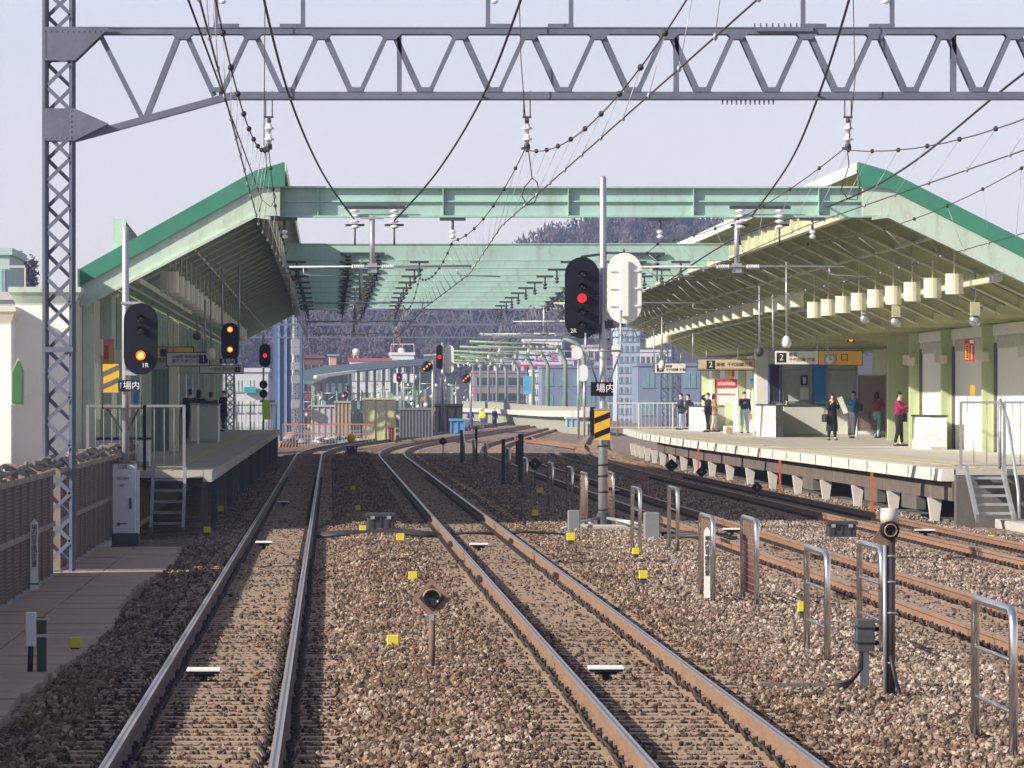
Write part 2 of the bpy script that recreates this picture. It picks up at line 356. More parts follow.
def scatter(name, pts, protos, smin, smax, seed=0, flat=False):
    """one object whose points carry instances of the prototype meshes"""
    me = bpy.data.meshes.new(name); me.vertices.add(len(pts)); me.vertices.foreach_set('co', np.asarray(pts, dtype=np.float32).ravel()); me.update()
    o = bpy.data.objects.new(name, me); COL.objects.link(o)
    pc = bpy.data.collections.new(name + '_shapes')
    for p in protos: pc.objects.link(p)
    g = bpy.data.node_groups.new(name, 'GeometryNodeTree')
    g.interface.new_socket('Geometry', in_out='INPUT', socket_type='NodeSocketGeometry'); g.interface.new_socket('Geometry', in_out='OUTPUT', socket_type='NodeSocketGeometry')
    N = g.nodes; L = g.links; gi = N.new('NodeGroupInput'); go = N.new('NodeGroupOutput')
    ip = N.new('GeometryNodeInstanceOnPoints'); ci = N.new('GeometryNodeCollectionInfo'); ci.inputs['Collection'].default_value = pc
    ci.inputs['Separate Children'].default_value = True; ci.inputs['Reset Children'].default_value = True
    ip.inputs['Pick Instance'].default_value = True
    m2p = N.new('GeometryNodeMeshToPoints'); L.new(gi.outputs[0], m2p.inputs[0])
    L.new(m2p.outputs[0], ip.inputs['Points']); L.new(ci.outputs[0], ip.inputs['Instance'])
    rr = N.new('FunctionNodeRandomValue'); rr.data_type = 'FLOAT_VECTOR'; rr.inputs['Seed'].default_value = seed
    rr.inputs['Min'].default_value = (-0.12,-0.12,0) if flat else (-3.1,-3.1,-3.1); rr.inputs['Max'].default_value = (0.12,0.12,6.28) if flat else (3.1,3.1,3.1)
    L.new(rr.outputs[0], ip.inputs['Rotation'])
    rs = N.new('FunctionNodeRandomValue'); rs.data_type = 'FLOAT'; rs.inputs['Seed'].default_value = seed + 1
    for s in rs.inputs:
        if s.name == 'Min' and s.type == 'VALUE': s.default_value = smin
        if s.name == 'Max' and s.type == 'VALUE': s.default_value = smax
    fo = [x for x in rs.outputs if x.type == 'VALUE'][0]; L.new(fo, ip.inputs['Scale'])
    ri = N.new('FunctionNodeRandomValue'); ri.data_type = 'INT'; ri.inputs['Seed'].default_value = seed + 2
    for s in ri.inputs:
        if s.type == 'INT' and s.name == 'Min': s.default_value = 0
        if s.type == 'INT' and s.name == 'Max': s.default_value = len(protos) - 1
    io = [x for x in ri.outputs if x.type == 'INT'][0]; L.new(io, ip.inputs['Instance Index'])
    L.new(ip.outputs[0], go.inputs[0])
    md = o.modifiers.new('scatter', 'NODES'); md.node_group = g
    return o
stonem = ballast_material('ballast_stone', True)
def stone(i):
    r = random.Random(i); b = MB(); v = []
    n1 = 5
    for z, q in ((-0.42,0.6),(0.05,1.0),(0.42,0.55)):
        for j in range(n1):
            a = 2*math.pi*(j + 0.5*(z > 0)+ r.uniform(-.25,.25))/n1; rad = q*r.uniform(.75,1.15)
            v.append((rad*math.cos(a)*1.15, rad*math.sin(a)*.9, z*r.uniform(.8,1.2)*1.4))
    f = [tuple(range(n1-1,-1,-1)), tuple(range(2*n1,3*n1))]
    for k_ in range(2):
        for j in range(n1): f.append((k_*n1+j, k_*n1+(j+1)%n1, (k_+1)*n1+(j+1)%n1, (k_+1)*n1+j))
    b.add(v, f)
    o = bpy.data.objects.new('stone', b.mesh('stone', stonem)); return o
pts = []; gpts = []
SLP = 0.6; SY0 = 36.3
def put(y0, y1, dens, xa, xb):
    n = int((y1-y0)*(xb-xa)*dens)
    X = rng.uniform(xa, xb, n); Y = rng.uniform(y0, y1, n); J = rng.uniform(0, 1, n)
    for x, y, j in zip(X, Y, J):
        xr = x
        d = min(abs(xr - TR[t][0]) for t in TR)
        if x < -2.62: continue
        if d < 0.72 and d > 0.42:
            continue
        z = bz(xr)
        if d <= 0.42 or (0.72 <= d < 1.02):
            ph = ((y - SY0) / SLP) % 1.0
            if (ph < 0.22 or ph > 0.78):
                if j > (0.045 if d < 0.5 else 0.16): continue
                z = -0.165
            else: z = -0.187
            gpts.append((x + (cB(y) if y > 250 else 0), y, z + rng.normal(0, 0.010))); continue
        pts.append((x + (cB(y) if y > 250 else 0), y, z + rng.normal(0, 0.012)))
put(36, 70, 300, -4.2, 12.9); put(70, 130, 130, -3.3, 13.0); put(130, 300, 36, -2.5, 13.2)
ballast = scatter('ballast_stones', pts, [stone(i) for i in range(8)], 0.015, 0.041, 3)
tag(ballast, 'brown and grey crushed stone ballast heaped between the tracks', 'ballast', kind='stuff')
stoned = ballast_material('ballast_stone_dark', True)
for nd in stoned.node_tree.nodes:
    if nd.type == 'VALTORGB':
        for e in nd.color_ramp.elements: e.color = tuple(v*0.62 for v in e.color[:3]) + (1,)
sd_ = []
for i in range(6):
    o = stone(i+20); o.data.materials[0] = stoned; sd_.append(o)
tag(scatter('ballast_between_rails', gpts, sd_, 0.018, 0.036, 9), 'dark oily ballast packed between the sleepers', 'ballast', kind='stuff')
# short trackside verge left of the walkway and beyond the right-hand platform path
pth = MB()
pth.bx(13.7, 30, 30, 124, -0.5, 0.0)
tag(pth.build('path', conc), kind='structure')

# concrete cable-trough walkway on the left
wk = MB(); y = 30.0; r_ = random.Random(3)
edge = [(30,-2.95),(52,-2.95),(64,-2.72),(76,-2.85),(84,-2.65),(96,-2.45),(104,-2.50)]
while y < 108:
    xe = -2.66 + 0.10*math.sin(y*0.21) + r_.uniform(-.03,.03)
    wk.bx(-4.12, -3.52 + r_.uniform(-.015,.015), y, y+0.985, -0.34, -0.195 + r_.uniform(-.006,.006))
    wk.bx(-3.50, xe, y+0.2, y+1.185, -0.34, -0.20 + r_.uniform(-.006,.006))
    y += 1.0
tag(wk.build('walkway', walkm), kind='structure')

# ---------------- tracks ----------------
def rail_prof(xc):
    h = [(0.0325,0.0),(0.0325,-0.035),(0.009,-0.052),(0.009,-0.12),(0.06,-0.138),(0.0635,-0.153)]
    p = [(xc + x, z) for x, z in h] + [(xc - x, z) for x, z in reversed(h)] + [(xc - .009, .0005), (xc + .009, .0005)]
    return p
def sleeper_mesh(name):
    b = MB(); b.add([(-1.0,-.12,-.30),(1.0,-.12,-.30),(1.0,.12,-.30),(-1.0,.12,-.30),(-1.0,-.10,-.163),(1.0,-.10,-.163),(1.0,.10,-.163),(-1.0,.10,-.163)],
      [(3,2,1,0),(4,5,6,7),(0,1,5,4),(1,2,6,5),(2,3,7,6),(3,0,4,7)])
    for gx in (-.5665, .5665):
        for sd in (-1, 1):
            x0 = gx + sd*0.055; pp = []
            for k in range(7):
                a = math.pi*k/6; pp.append((x0 + sd*(0.035 + 0.045*math.sin(a)), 0.055*math.cos(a), -0.15 + 0.065*math.sin(a)))
            b.tube(pp, 0.013, 5, 1); b.bx(min(x0,x0+sd*.05), max(x0,x0+sd*.05), -.03, .03, -.163, -.145, 1)
            b.tube([(x0+sd*.03,0,-.14),(x0+sd*.03,0,-.085)], 0.02, 6, 1)
    return b.mesh(name, [sleeperm, clipm])
slm = sleeper_mesh('sleeper')
ytr = list(frange(20, 250, 10)) + list(frange(254, 380, 4)) + list(frange(390, 900, 15))
def track(key, label, rm, tm, y1=900):
    xc, c = TR[key]
    t = thing('railway_track', label, 'railway track', (xc, 20, 0), 'tracks through the station')
    for sd in (-1, 1):
        p = rail_prof(xc + sd*.5495*1.03)
        ms = [0]*len(p); ms[-1] = 1; ms[-2] = 2; ms[-3] = 1
        MB().sweep(p, [q for q in ytr if q <= y1], c, ms).build('rail', [rm, tm, railband], t)
    r = random.Random(ord(key)); n = 0; y = SY0
    far = MB(); 
    while n < 100:
        o = bpy.data.objects.new('sleeper', slm); COL.objects.link(o); o.parent = t; WL[o.name] = WL[t.name]
        o.location = (r.uniform(-.02,.02), y-20+r.uniform(-.015,.015), r.uniform(-.006,.004)); o.rotation_euler[2] = r.uniform(-.012,.012)
        y += SLP; n += 1
    while y < 620:
        X = xc + c(y); far.bx(X-1, X+1, y-.1, y+.1, -.30, -.163)
        if y < 200:
            for gx in (-.5665,.5665):
                for sd in (-.1,.1): far.bx(X+gx+sd-.03, X+gx+sd+.03, y-.05, y+.05, -.163, -.10, 1)
        y += SLP
    o = far.build('sleepers', [sleeperm, clipm], t); o['kind'] = 'stuff'
    return t
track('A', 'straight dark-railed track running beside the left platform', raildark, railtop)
track('B', 'track with shiny rails and tan sides, second from the left platform', railrust, railtop)
track('C', 'orange-rusted track just right of the row of steel tube railings', railorange, railtop2)
track('D', 'orange-rusted track directly under the right platform edge', railorange, railtop2)
# crossover between the two right-hand tracks far off
t = thing('crossover_track', 'rusty crossover rails linking the two right tracks beyond the platform', 'railway track', (11, 300, 0))
for sd in (-.566, .566):
    def sh(y, sd=sd):
        u = min(1, max(0, (y-300)/110)); u = u*u*(3-2*u)
        a = TR['D'][0] + cD(y); b = TR['C'][0] + cC(y); return a + (b-a)*u + sd
    MB().sweep(rail_prof(0), list(frange(300, 410, 5)), sh, [0]*14).build('rail', [railorange], t)

# curved insulated rail joints and bond blocks on the near rails
def joint(x, y, label):
    b = MB(); b.bx(x-.075, x+.075, y-.28, y+.28, -.115, -.035); 
    for k in (-.18,-.06,.06,.18): b.lathe([(.018,-.10),(.018,.10)], (x, y+k, -.075), 'x', 6)
    return tag(b.build('rail_joint_bar', clipm, at=(x,y,-.1)), label, 'joint bar')
joint(2.16, G(463,545,-.1).y, 'dark bolted joint bar on the left rail near the cable crossing')
joint(3.30, G(513,542,-.1).y, 'dark bolted joint bar on the right rail near the cable crossing')
joint(2.16, G(481,580,-.1).y, 'small dark joint block lower down the left shiny rail')
joint(3.30, G(560,577,-.1).y, 'small dark joint block lower down the right shiny rail')
# ================= haze =================
hz = MB(); hz.bx(-620, 900, -25, 1900, -2.4, 115)
hzm = bpy.data.materials.new('haze'); hzm.use_nodes = True; t_ = hzm.node_tree; t_.nodes.clear()
pv = t_.nodes.new('ShaderNodeVolumePrincipled'); pv.inputs['Color'].default_value = (0.44, 0.56, 0.95, 1); pv.inputs['Density'].default_value = 0.00028; pv.inputs['Anisotropy'].default_value = 0.1
ou = t_.nodes.new('ShaderNodeOutputMaterial'); t_.links.new(pv.outputs[0], ou.inputs['Volume'])
haze = hz.build('haze', hzm); tag(haze, kind='stuff')

# ================= overhead gantries =================
def lattice_mast(t, X, Y, z0, z1, name='mast', w=0.5, base=True):
    b = MB(); a = 0.085
    for sx in (-1, 1):
        for sy in (-1, 1):
            x, y = X + sx*(w/2-a/2), Y + sy*(w/2-a/2)
            b.bx(x-a/2, x+a/2, y-.006, y+.006, z0, z1); b.bx(x-.006, x+.006, y-a/2, y+a/2, z0, z1)
    p = w*0.74; z = z0+.1; k = 0
    while z < z1 - p:
        for sy, dr in ((-1, 1), (1, -1)):
            y = Y + sy*(w/2-.01); d = dr if k % 2 == 0 else -dr
            b.bar((X-d*(w/2-.06), y-sy*.012, z), (X+d*(w/2-.06), y-sy*.012, z+p), 0.06, 0.008)
        for sx, dr in ((-1, 1), (1, -1)):
            x = X + sx*(w/2-.01); d = dr if k % 2 == 0 else -dr
            b.bar((x-sx*.012, Y-d*(w/2-.06), z), (x-sx*.012, Y+d*(w/2-.06), z+p), 0.008, 0.06)
        z += p; k += 1
        if k % 9 == 0:
            for sy in (-1, 1): b.bx(X-w/2+.02, X+w/2-.02, Y+sy*(w/2+.004)-.005, Y+sy*(w/2+.004)+.005, z-.04, z+.04)
    b.build(name, steelblue, t)
    if base:
        b = MB(); b.rbox(X-.42, X+.42, Y-.45, Y+.45, z0-.5, z0, .03); b.build('footing', concd, t)
def gantry(Y, label, X0=-4.2, X1=17.6, near=False, zt=None):
    t = thing('overhead_gantry', label, 'overhead gantry', (X0, Y, -.2), 'steel gantries carrying the overhead wires')
    zb, zt = 7.12, 8.20
    lattice_mast(t, X0+.0, Y, -.2, 10.6); lattice_mast(t, X1, Y, -.2, 10.6)
    b = MB()
    for yy in (Y-.14, Y+.14):
        b.bx(X0+.25, X1-.25, yy-.05, yy+.05, zt-.09, zt); b.bx(X0+2.7, X1-2.7, yy-.05, yy+.05, zb-.0, zb+.1)
        b.bar((X0+.25, yy, zb-.62), (X0+2.7, yy, zb+.05), .10, .1); b.bar((X1-.25, yy, zb-.62), (X1-2.7, yy, zb+.05), .10, .1)
    b.bx(X0+.25, X1-.25, Y-.2, Y+.2, zt+.003, zt+.02); b.bx(X0+2.7, X1-2.7, Y-.2, Y+.2, zb-.018, zb-.003)
    b.build('chord', steelblue, t)
    b = MB(); st = 1.073; x = X0 + 1.92; i = 0
    while x < X1 - 1.6:
        for yy in (Y-.14, Y+.14):
            bl = zb+.05
            if i == 0:
                b.bar((X0+.62, yy, zt-.05), (X0+1.28, yy, zb-.28), .075, .06); b.bar((x-.04, yy, zt-.05), (X0+1.36, yy, zb-.28), .09, .06)
            if x + st/2 < X1 - 2.2:
                b.bar((x+.04, yy, zt-.05), (x+st/2-.05, yy, bl), .085, .06)
                b.bar((x+st-.04, yy, zt-.05), (x+st/2+.05, yy, bl), .07, .06)
            else:
                b.bar((x+.04, yy, zt-.05), (X1-1.3, yy, zb-.28), .085, .06)
            if i % 4 == 3: b.bx(x+.10, x+.17, yy-.03, yy+.03, bl, zt-.05)
            if near: b.prism([(x-.16, zt-.09), (x+.16, zt-.09), (x+.08, zt-.17), (x-.08, zt-.17)], yy-.062, yy-.05)
            if near: b.prism([(x+st/2-.13, zb+.1), (x+st/2+.13, zb+.1), (x+st/2+.07, zb+.17), (x+st/2-.07, zb+.17)], yy-.062, yy-.05)
        x += st; i += 1
    b.build('lattice', steelblue, t)
    for xx, d in ((X0, 1), (X1, -1)):
        b = MB()
        for yy in (Y-.27, Y+.25):
            b.prism([(xx-d*.25, zt+.02), (xx+d*.80, zt+.02), (xx+d*.26, zt-.5), (xx-d*.25, zt-.5)][::d], yy, yy+.02)
            b.prism([(xx-d*.25, zb-.16), (xx+d*.25, zb-.16), (xx+d*.78, zb-.40), (xx+d*.25, zb-.66), (xx-d*.25, zb-.66)][::d], yy, yy+.02)
            if near and yy < Y:
                for q in range(12):
                    b.ell((xx-d*.2+d*q*.085, yy-.004, zt-.05), (.012,.008,.012), 0, 6, 4); b.ell((xx-d*.2, yy-.004, zt-.05-q*.035), (.012,.008,.012), 0, 6, 4)
                    if q < 6: b.ell((xx-d*.2+d*q*.08, yy-.004, zb-.62), (.012,.008,.012), 0, 6, 4); b.ell((xx+d*.2, yy-.004, zb-.2-q*.08), (.012,.008,.012), 0, 6, 4)
        b.build('gusset_plate', steelblue, t)
    return t
def insulator(t, X, Y, ztop, n=2, L=0.75, r=0.085, hang=True):
    """suspension string: twin hanger rods and porcelain discs"""
    b = MB(); zc = ztop
    if hang:
        for d in (-.05, .05): b.tube([(X+d, Y, ztop+.12), (X+d, Y, ztop-.28)], .009, 5)
        b.bx(X-.07, X+.07, Y-.02, Y+.02, ztop-.30, ztop-.27); zc = ztop - .30
    b.lathe([(.028,0),(.035,-.05),(.02,-.1)], (X, Y, zc), 'z', 8)
    b.build('hanger', darkgrey, t)
    b = MB(); z = zc - .08
    for k in range(n):
        b.lathe([(.035, 0), (.045, -.05), (r, -.075), (r*.98, -.095), (.04, -.10), (.028, -.16)], (X, Y, z), 'z', 12); z -= .17
    b.build('insulator', porcel, t)
    b = MB(); b.ell((X, Y, z-.01), (.05,.05,.05)); b.bx(X-.09, X+.05, Y-.03, Y+.03, z-.07, z-.03); b.build('clamp', darkgrey, t)
    return z - .05
YG = 93.0
g1 = gantry(YG, 'nearest overhead gantry with lattice mast standing by the brown fence', X1=17.6, near=True)
for x in (269, 527, 848): insulator(g1, (x-VX)*YG/F, YG, 7.12, 2)
insulator(g1, 11.2, YG, 7.07, 2)
# uprights and brackets on the top chord
for px, d, tall in ((216, 1, 1), (303, -1, 1), (488, 1, 1), (571, -1, 1), (803, 1, 1), (892, -1, 0)):
    X = (px-VX)*YG/F; b = MB()
    b.bx(X-.035, X+.035, YG-.05, YG+.05, 8.222, 9.9); b.bx(min(X-.04*d, X+.36*d), max(X-.04*d, X+.36*d), YG-.06, YG+.06, 8.222, 8.28)
    b.build('bracket', steelblue, g1)
    if px in (216, 488, 892):
        b = MB(); xi = X + .1*d; b.tube([(xi, YG-.02, 9.9),(xi, YG-.02, 8.9)], .01, 5)
        for q in range(3): b.lathe([(.03,0),(.07,-.04),(.03,-.07)], (xi, YG-.02, 8.88-q*.11), 'z', 10)
        b.build('insulator', porcel, g1)
b = MB()
for k in range(11): b.bx((760+k*6-6-VX)*YG/F-.012, (760+k*6-6-VX)*YG/F+.012, YG-.16, YG-.13, 8.20, 8.28)
for k in range(12): b.bx((722+k*4.6-VX)*YG/F-.012, (722+k*4.6-VX)*YG/F+.012, YG-.16, YG-.13, 7.02, 7.10)
b.bx(X0_ := (755-VX)*YG/F, (812-VX)*YG/F, YG-.23, YG-.201, 8.15, 8.21); b.build('bolt_row', steelblue, g1)
farlabels = ['first gantry beyond the platforms, seen under the green beams', 'second gantry beyond the platforms, partly veiled by haze',
             'farthest gantry, pale blue in the haze where the tracks swing right']
for i, (Y, dx) in enumerate(((312, 1.0), (375, 3.9), (452, 9.0))):
    gantry(Y, farlabels[i], X0=(-5.2, -9.5, -12.5)[i], X1=17.0+dx)

# ================= platforms =================
def off(pf, c): return pf
ysr = list(frange(124, 200, 8)) + list(frange(205, 300, 5))
pr = thing('platform', 'wide sunlit right-hand platform with waiting passengers', 'platform', (12.65, 124, -.2))
ZP = 1.02
MB().sweep([(12.9, ZP-.12), (12.9, ZP), (24.0, ZP+.02), (24.0, ZP-.12)], ysr, cD).build('paving', asphr, pr)
MB().sweep([(12.62, ZP-.25), (12.65, ZP+.004), (12.93, ZP+.004), (12.93, ZP-.25)], ysr, cD).build('edge_slab', concl, pr)
b = MB()
for y in frange(126, 296, 5.0): b.bx(12.612+cD(y), 12.63+cD(y), y, y+.03, ZP-.25, ZP)
b.build('slab_joints', concd, pr)
MB().sweep([(13.55, ZP+.003), (13.55, ZP+.012), (13.85, ZP+.012), (13.85, ZP+.003)], ysr, cD).build('tactile_strip', tactile, pr)
b = MB()
b.sweep([(15.4, -.5), (15.4, ZP-.12), (15.6, ZP-.12), (15.6, -.5)], ysr, cD); b.sweep([(13.3, -.3), (13.3, -.12), (15.4, -.12), (15.4, -.3)], ysr, cD)
b.build('back_wall', concd, pr)  # wall and floor under the deck coloured dark, deep shade painted in
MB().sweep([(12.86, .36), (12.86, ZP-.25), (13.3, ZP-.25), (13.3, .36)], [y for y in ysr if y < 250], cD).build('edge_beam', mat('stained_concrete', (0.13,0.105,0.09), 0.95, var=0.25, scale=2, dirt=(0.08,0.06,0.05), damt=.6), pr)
for i in range(18):
    y = 128.5 + i*9.4
    if y > 298: break
    X = 12.95 + cD(y); b = MB()
    b.prism([(X-.15, .36), (X+.15, .36), (X+.09, -.1), (X+.09, -.4), (X-.09, -.4), (X-.09, -.1)], y-.14, y+.14)
    b.build('pier', concl, pr)
    if i < 9:
        b = MB(); b.bx(X-.5, X+.9, y+.22, y+9.1, .28, .379) if False else b.bx(12.85, 13.05, y+3, y+6.4, .05, .357); b.build('duct', concd, pr) if i in (0, 1, 3) else None
for px, y in ((808.5, 0), (697, 0), (833, 0)):
    pass
for px, yy in ((879-0, 139.5), (777, 168.0), (698, 206.0)):
    X = 12.60 + cD(yy); b = MB(); b.bx(X-.03, X+.03, yy-.03, yy+.03, -.2, ZP-.25); b.build('guard_post', mat('orange_post', (0.55,0.13,0.04), .6), pr)
# end face
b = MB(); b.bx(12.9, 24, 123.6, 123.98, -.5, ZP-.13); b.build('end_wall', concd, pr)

pl = thing('platform', 'narrow left-hand platform in the shade, with steel props', 'platform', (-2.4, 121, -.2))
ysl = [121, 150, 180, 220, 260, 290]
MB().sweep([(-5.2, ZP-.14), (-5.2, ZP), (-2.55, ZP), (-2.55, ZP-.14)], ysl, zero).build('paving', asph, pl)
MB().sweep([(-2.56, ZP-.22), (-2.56, ZP+.004), (-2.38, ZP+.004), (-2.38, ZP-.22)], ysl, zero).build('edge_slab', conc, pl)
MB().sweep([(-3.5, ZP+.003), (-3.5, ZP+.012), (-3.2, ZP+.012), (-3.2, ZP+.003)], ysl, zero).build('tactile_strip', tactile, pl)
for i in range(17):
    y = 122 + i*10.2; b = MB()
    b.bx(-2.62, -2.48, y-.07, y+.07, -.3, ZP-.22); b.bx(-4.4, -2.5, y-.06, y+.06, ZP-.34, ZP-.22); b.build('prop', darkgrey if i % 2 else concd, pl)
b = MB(); b.bx(-4.6, -4.4, 121.3, 290, -.4, ZP-.14); b.build('back_wall', concd, pl)

# ================= canopies =================
rafterl = mat('rafter_left', (0.52,0.64,0.52), .6, var=.1)
ribm = mat('soffit_rib_dark', (0.17,0.145,0.085), .7, var=.2)
def canopy(side):
    L = side < 0
    xt = -0.94 if L else 10.98; d = -1 if L else 1; c = zero if L else cD
    s1 = .56 if L else .507; ue = 4.15 if L else 5.2
    zf = lambda u: 7.39 - .29*u if u < .62 else 7.21 - s1*(u-.62)
    lab = 'green-roofed left canopy sloping down to the white tower' if L else 'broad green-roofed right canopy over the sunlit platform'
    t = thing('platform_canopy', lab, 'canopy', (xt, 125, 0))
    ys = list(frange(125, 290, 5))
    us = [0, .62, ue] + ([] if L else [11.5])
    zt = [zf(0), zf(.62), zf(ue)] + ([] if L else [zf(ue)+.05])
    X = lambda u: xt + d*u
    top = [(X(u), z) for u, z in zip(us, zt)]; bot = [(X(u), z-.12) for u, z in zip(us, zt)]
    pr_ = top + bot[::-1]; n = len(top)
    ms = [0]*(n-1) + [1] + [1]*(n-1) + [2]
    if L: pr_ = pr_[::-1]; ms = [1]*(n-1) + [1] + [0]*(n-1) + [2]
    sm_ = soffit_l if L else soffit
    MB().sweep(pr_, ys, c, ms).build('roof', [roofgreen, sm_, palegreen], t)
    # upright strip along the high edge
    xa, xb = sorted((xt, xt-d*.03)); MB().sweep([(xa, 7.17), (xb, 7.17), (xb, 7.40), (xa, 7.40)], ys, c).build('edge_strip', mat('edge_strip_mint', (0.66,0.80,0.66), .5, var=.04), t)
    xa, xb = sorted((X(.45), X(.62)))
    MB().sweep([(xa, 6.50), (xb, 6.50), (xb, 6.58), (xa, 6.58)], ys, c).sweep([(xa+.07, 6.58), (xb-.07, 6.58), (xb-.07, 7.08), (xa+.07, 7.08)], ys, c).build('edge_girder', rafterm, t)
    y = 125.0; i = 0
    while y <= 290.1:
        b = MB(); sh = c(y)
        p = [(X(.62)+sh, zf(.62)-.12), (X(ue)+sh, zf(ue)-.12), (X(ue)+sh, zf(ue)-.34), (X(.62)+sh, zf(.62)-.50)]
        if L: p = p[::-1]
        b.prism(p, y-.03, y+.03)
        pf = [(x, z) for x, z in p]; lo = sorted(p, key=lambda q: q[1]); a_, c_ = (X(.62)+sh, zf(.62)-.50), (X(ue)+sh, zf(ue)-.34)
        fl = [a_, c_, (c_[0], c_[1]-.05), (a_[0], a_[1]-.05)]
        b2 = MB(); b2.prism(fl[::-1] if L else fl, y-.10, y+.10); fl_ = b2
        if not L: b.bx(X(ue)+sh-.1, X(11.4)+sh, y-.08, y+.08, zf(ue)-.38, zf(ue)-.121)
        ra_ = b.build('rafter', sm_, t); fl_.build('flange', rafterm if not L else rafterl, ra_)  # flange coloured paler than its web, as if lit from below
        if i < 33:
            # ribs of the sheeting between two rafters
            b = MB()
            for q in (1.25, 2.5, 3.75):
                sh = c(y+q); p = [(X(.62)+sh, zf(.62)-.12), (X(ue)+sh, zf(ue)-.12), (X(ue)+sh, zf(ue)-.19), (X(.62)+sh, zf(.62)-.19)]
                if L: p = p[::-1]
                b.prism(p, y+q-.025, y+q+.025)
            b.build('soffit_rib', ribm, t)
            b = MB()
            for q in (1.0, 3.4):
                sh = c(y+q); b.bx(min(X(.40),X(.66))+sh, max(X(.40),X(.66))+sh, y+q-.1, y+q+.1, 6.58, 6.86+.15*(q>2))
            b.build('girder_bracket', rafterm, t)
        y += 5; i += 1
    # lengthwise purlins
    for u in (2.2, 3.7):
        xa = X(u)-.03; z1 = zf(u)-.12 - .32
        MB().sweep([(xa, z1), (xa+.06, z1), (xa+.06, z1+.06), (xa, z1+.06)], ys, c).build('purlin', rafterm, t)
    # gable: dark green fascia over a pale box rafter
    b = MB(); g = [(X(0), zf(0)+.01), (X(.62), zf(.62)+.01), (X(ue+.15), zf(ue+.15)+.01), (X(ue+.15), zf(ue+.15)-.36), (X(.62), zf(.62)-.36), (X(0), 7.39-.5)]
    if not L: g = [(X(0), zf(0)+.01), (X(.62), zf(.62)+.01), (X(ue), zf(ue)+.01), (X(11.5), zf(ue)+.06), (X(11.5), zf(ue)-.3), (X(ue), zf(ue)-.36), (X(.62), zf(.62)-.36), (X(0), 7.39-.5)]
    b.prism(g if not L else g[::-1], 124.72, 124.90); b.build('gable_fascia', roofgreen, t)
    b = MB(); g = [(X(.1), zf(.62)-.33), (X(.62), zf(.62)-.33), (X(ue+.1), zf(ue+.1)-.33), (X(ue+.1), zf(ue+.1)-.80), (X(.62), zf(.62)-.92), (X(.1), 6.28)]
    b.prism(g if not L else g[::-1], 124.80, 124.99)
    g2 = [(X(.3), 6.26), (X(.62), zf(.62)-.90), (X(ue), zf(ue)-.78), (X(ue), zf(ue)-.84), (X(.62), zf(.62)-.97), (X(.3), 6.20)]
    b.prism(g2 if not L else g2[::-1], 124.70, 125.1); b.build('gable_rafter', palegreen, t)
    # row of curved cream covers, one per bay
    k = 0
    for y, x, z in ([(129+5*k, -3.45, 4.76) for k in range(22)] if L else [(130.5+4.72*k, 13.58, 4.75) for k in range(9)] + [(175+5.1*k, 13.62, 5.16) for k in range(16)] + [(256+5.0*k, 13.62, 4.9) for k in range(6)]):
        b = MB(); w_ = .20; pp = []
        for q in range(9):
            a = math.pi*q/8; pp.append((x+c(y)-w_*math.cos(a), y-.16*math.sin(a)))
        v = [(a, bq, z) for a, bq in pp] + [(a, bq, z+.45) for a, bq in pp]
        f = [(q, q+1, 9+q+1, 9+q) for q in range(8)] + [(8, 0, 9, 17), tuple(range(8,-1,-1)), tuple(range(9,18))]
        b.add(v, f, 0, False); b.build('curved_cover', cream, t)
        b = MB(); b.tube([(x+c(y), y, z+.44), (x+c(y), y, zf(abs(x-xt))-.13)], .02, 5); b.build('cover_hanger', rafterm, t)
    # tray rail that carries them
    zc = 4.98 if L else 5.02
    MB().sweep([(( -4.1 if L else 13.95), zc-.08), ((-3.98 if L else 14.07), zc-.08), ((-3.98 if L else 14.07), zc+.04), ((-4.1 if L else 13.95), zc+.04)], [125.5, 150, 173], c).build('cable_tray', rafterm, t)
    return t
cl = canopy(-1); cr = canopy(1)

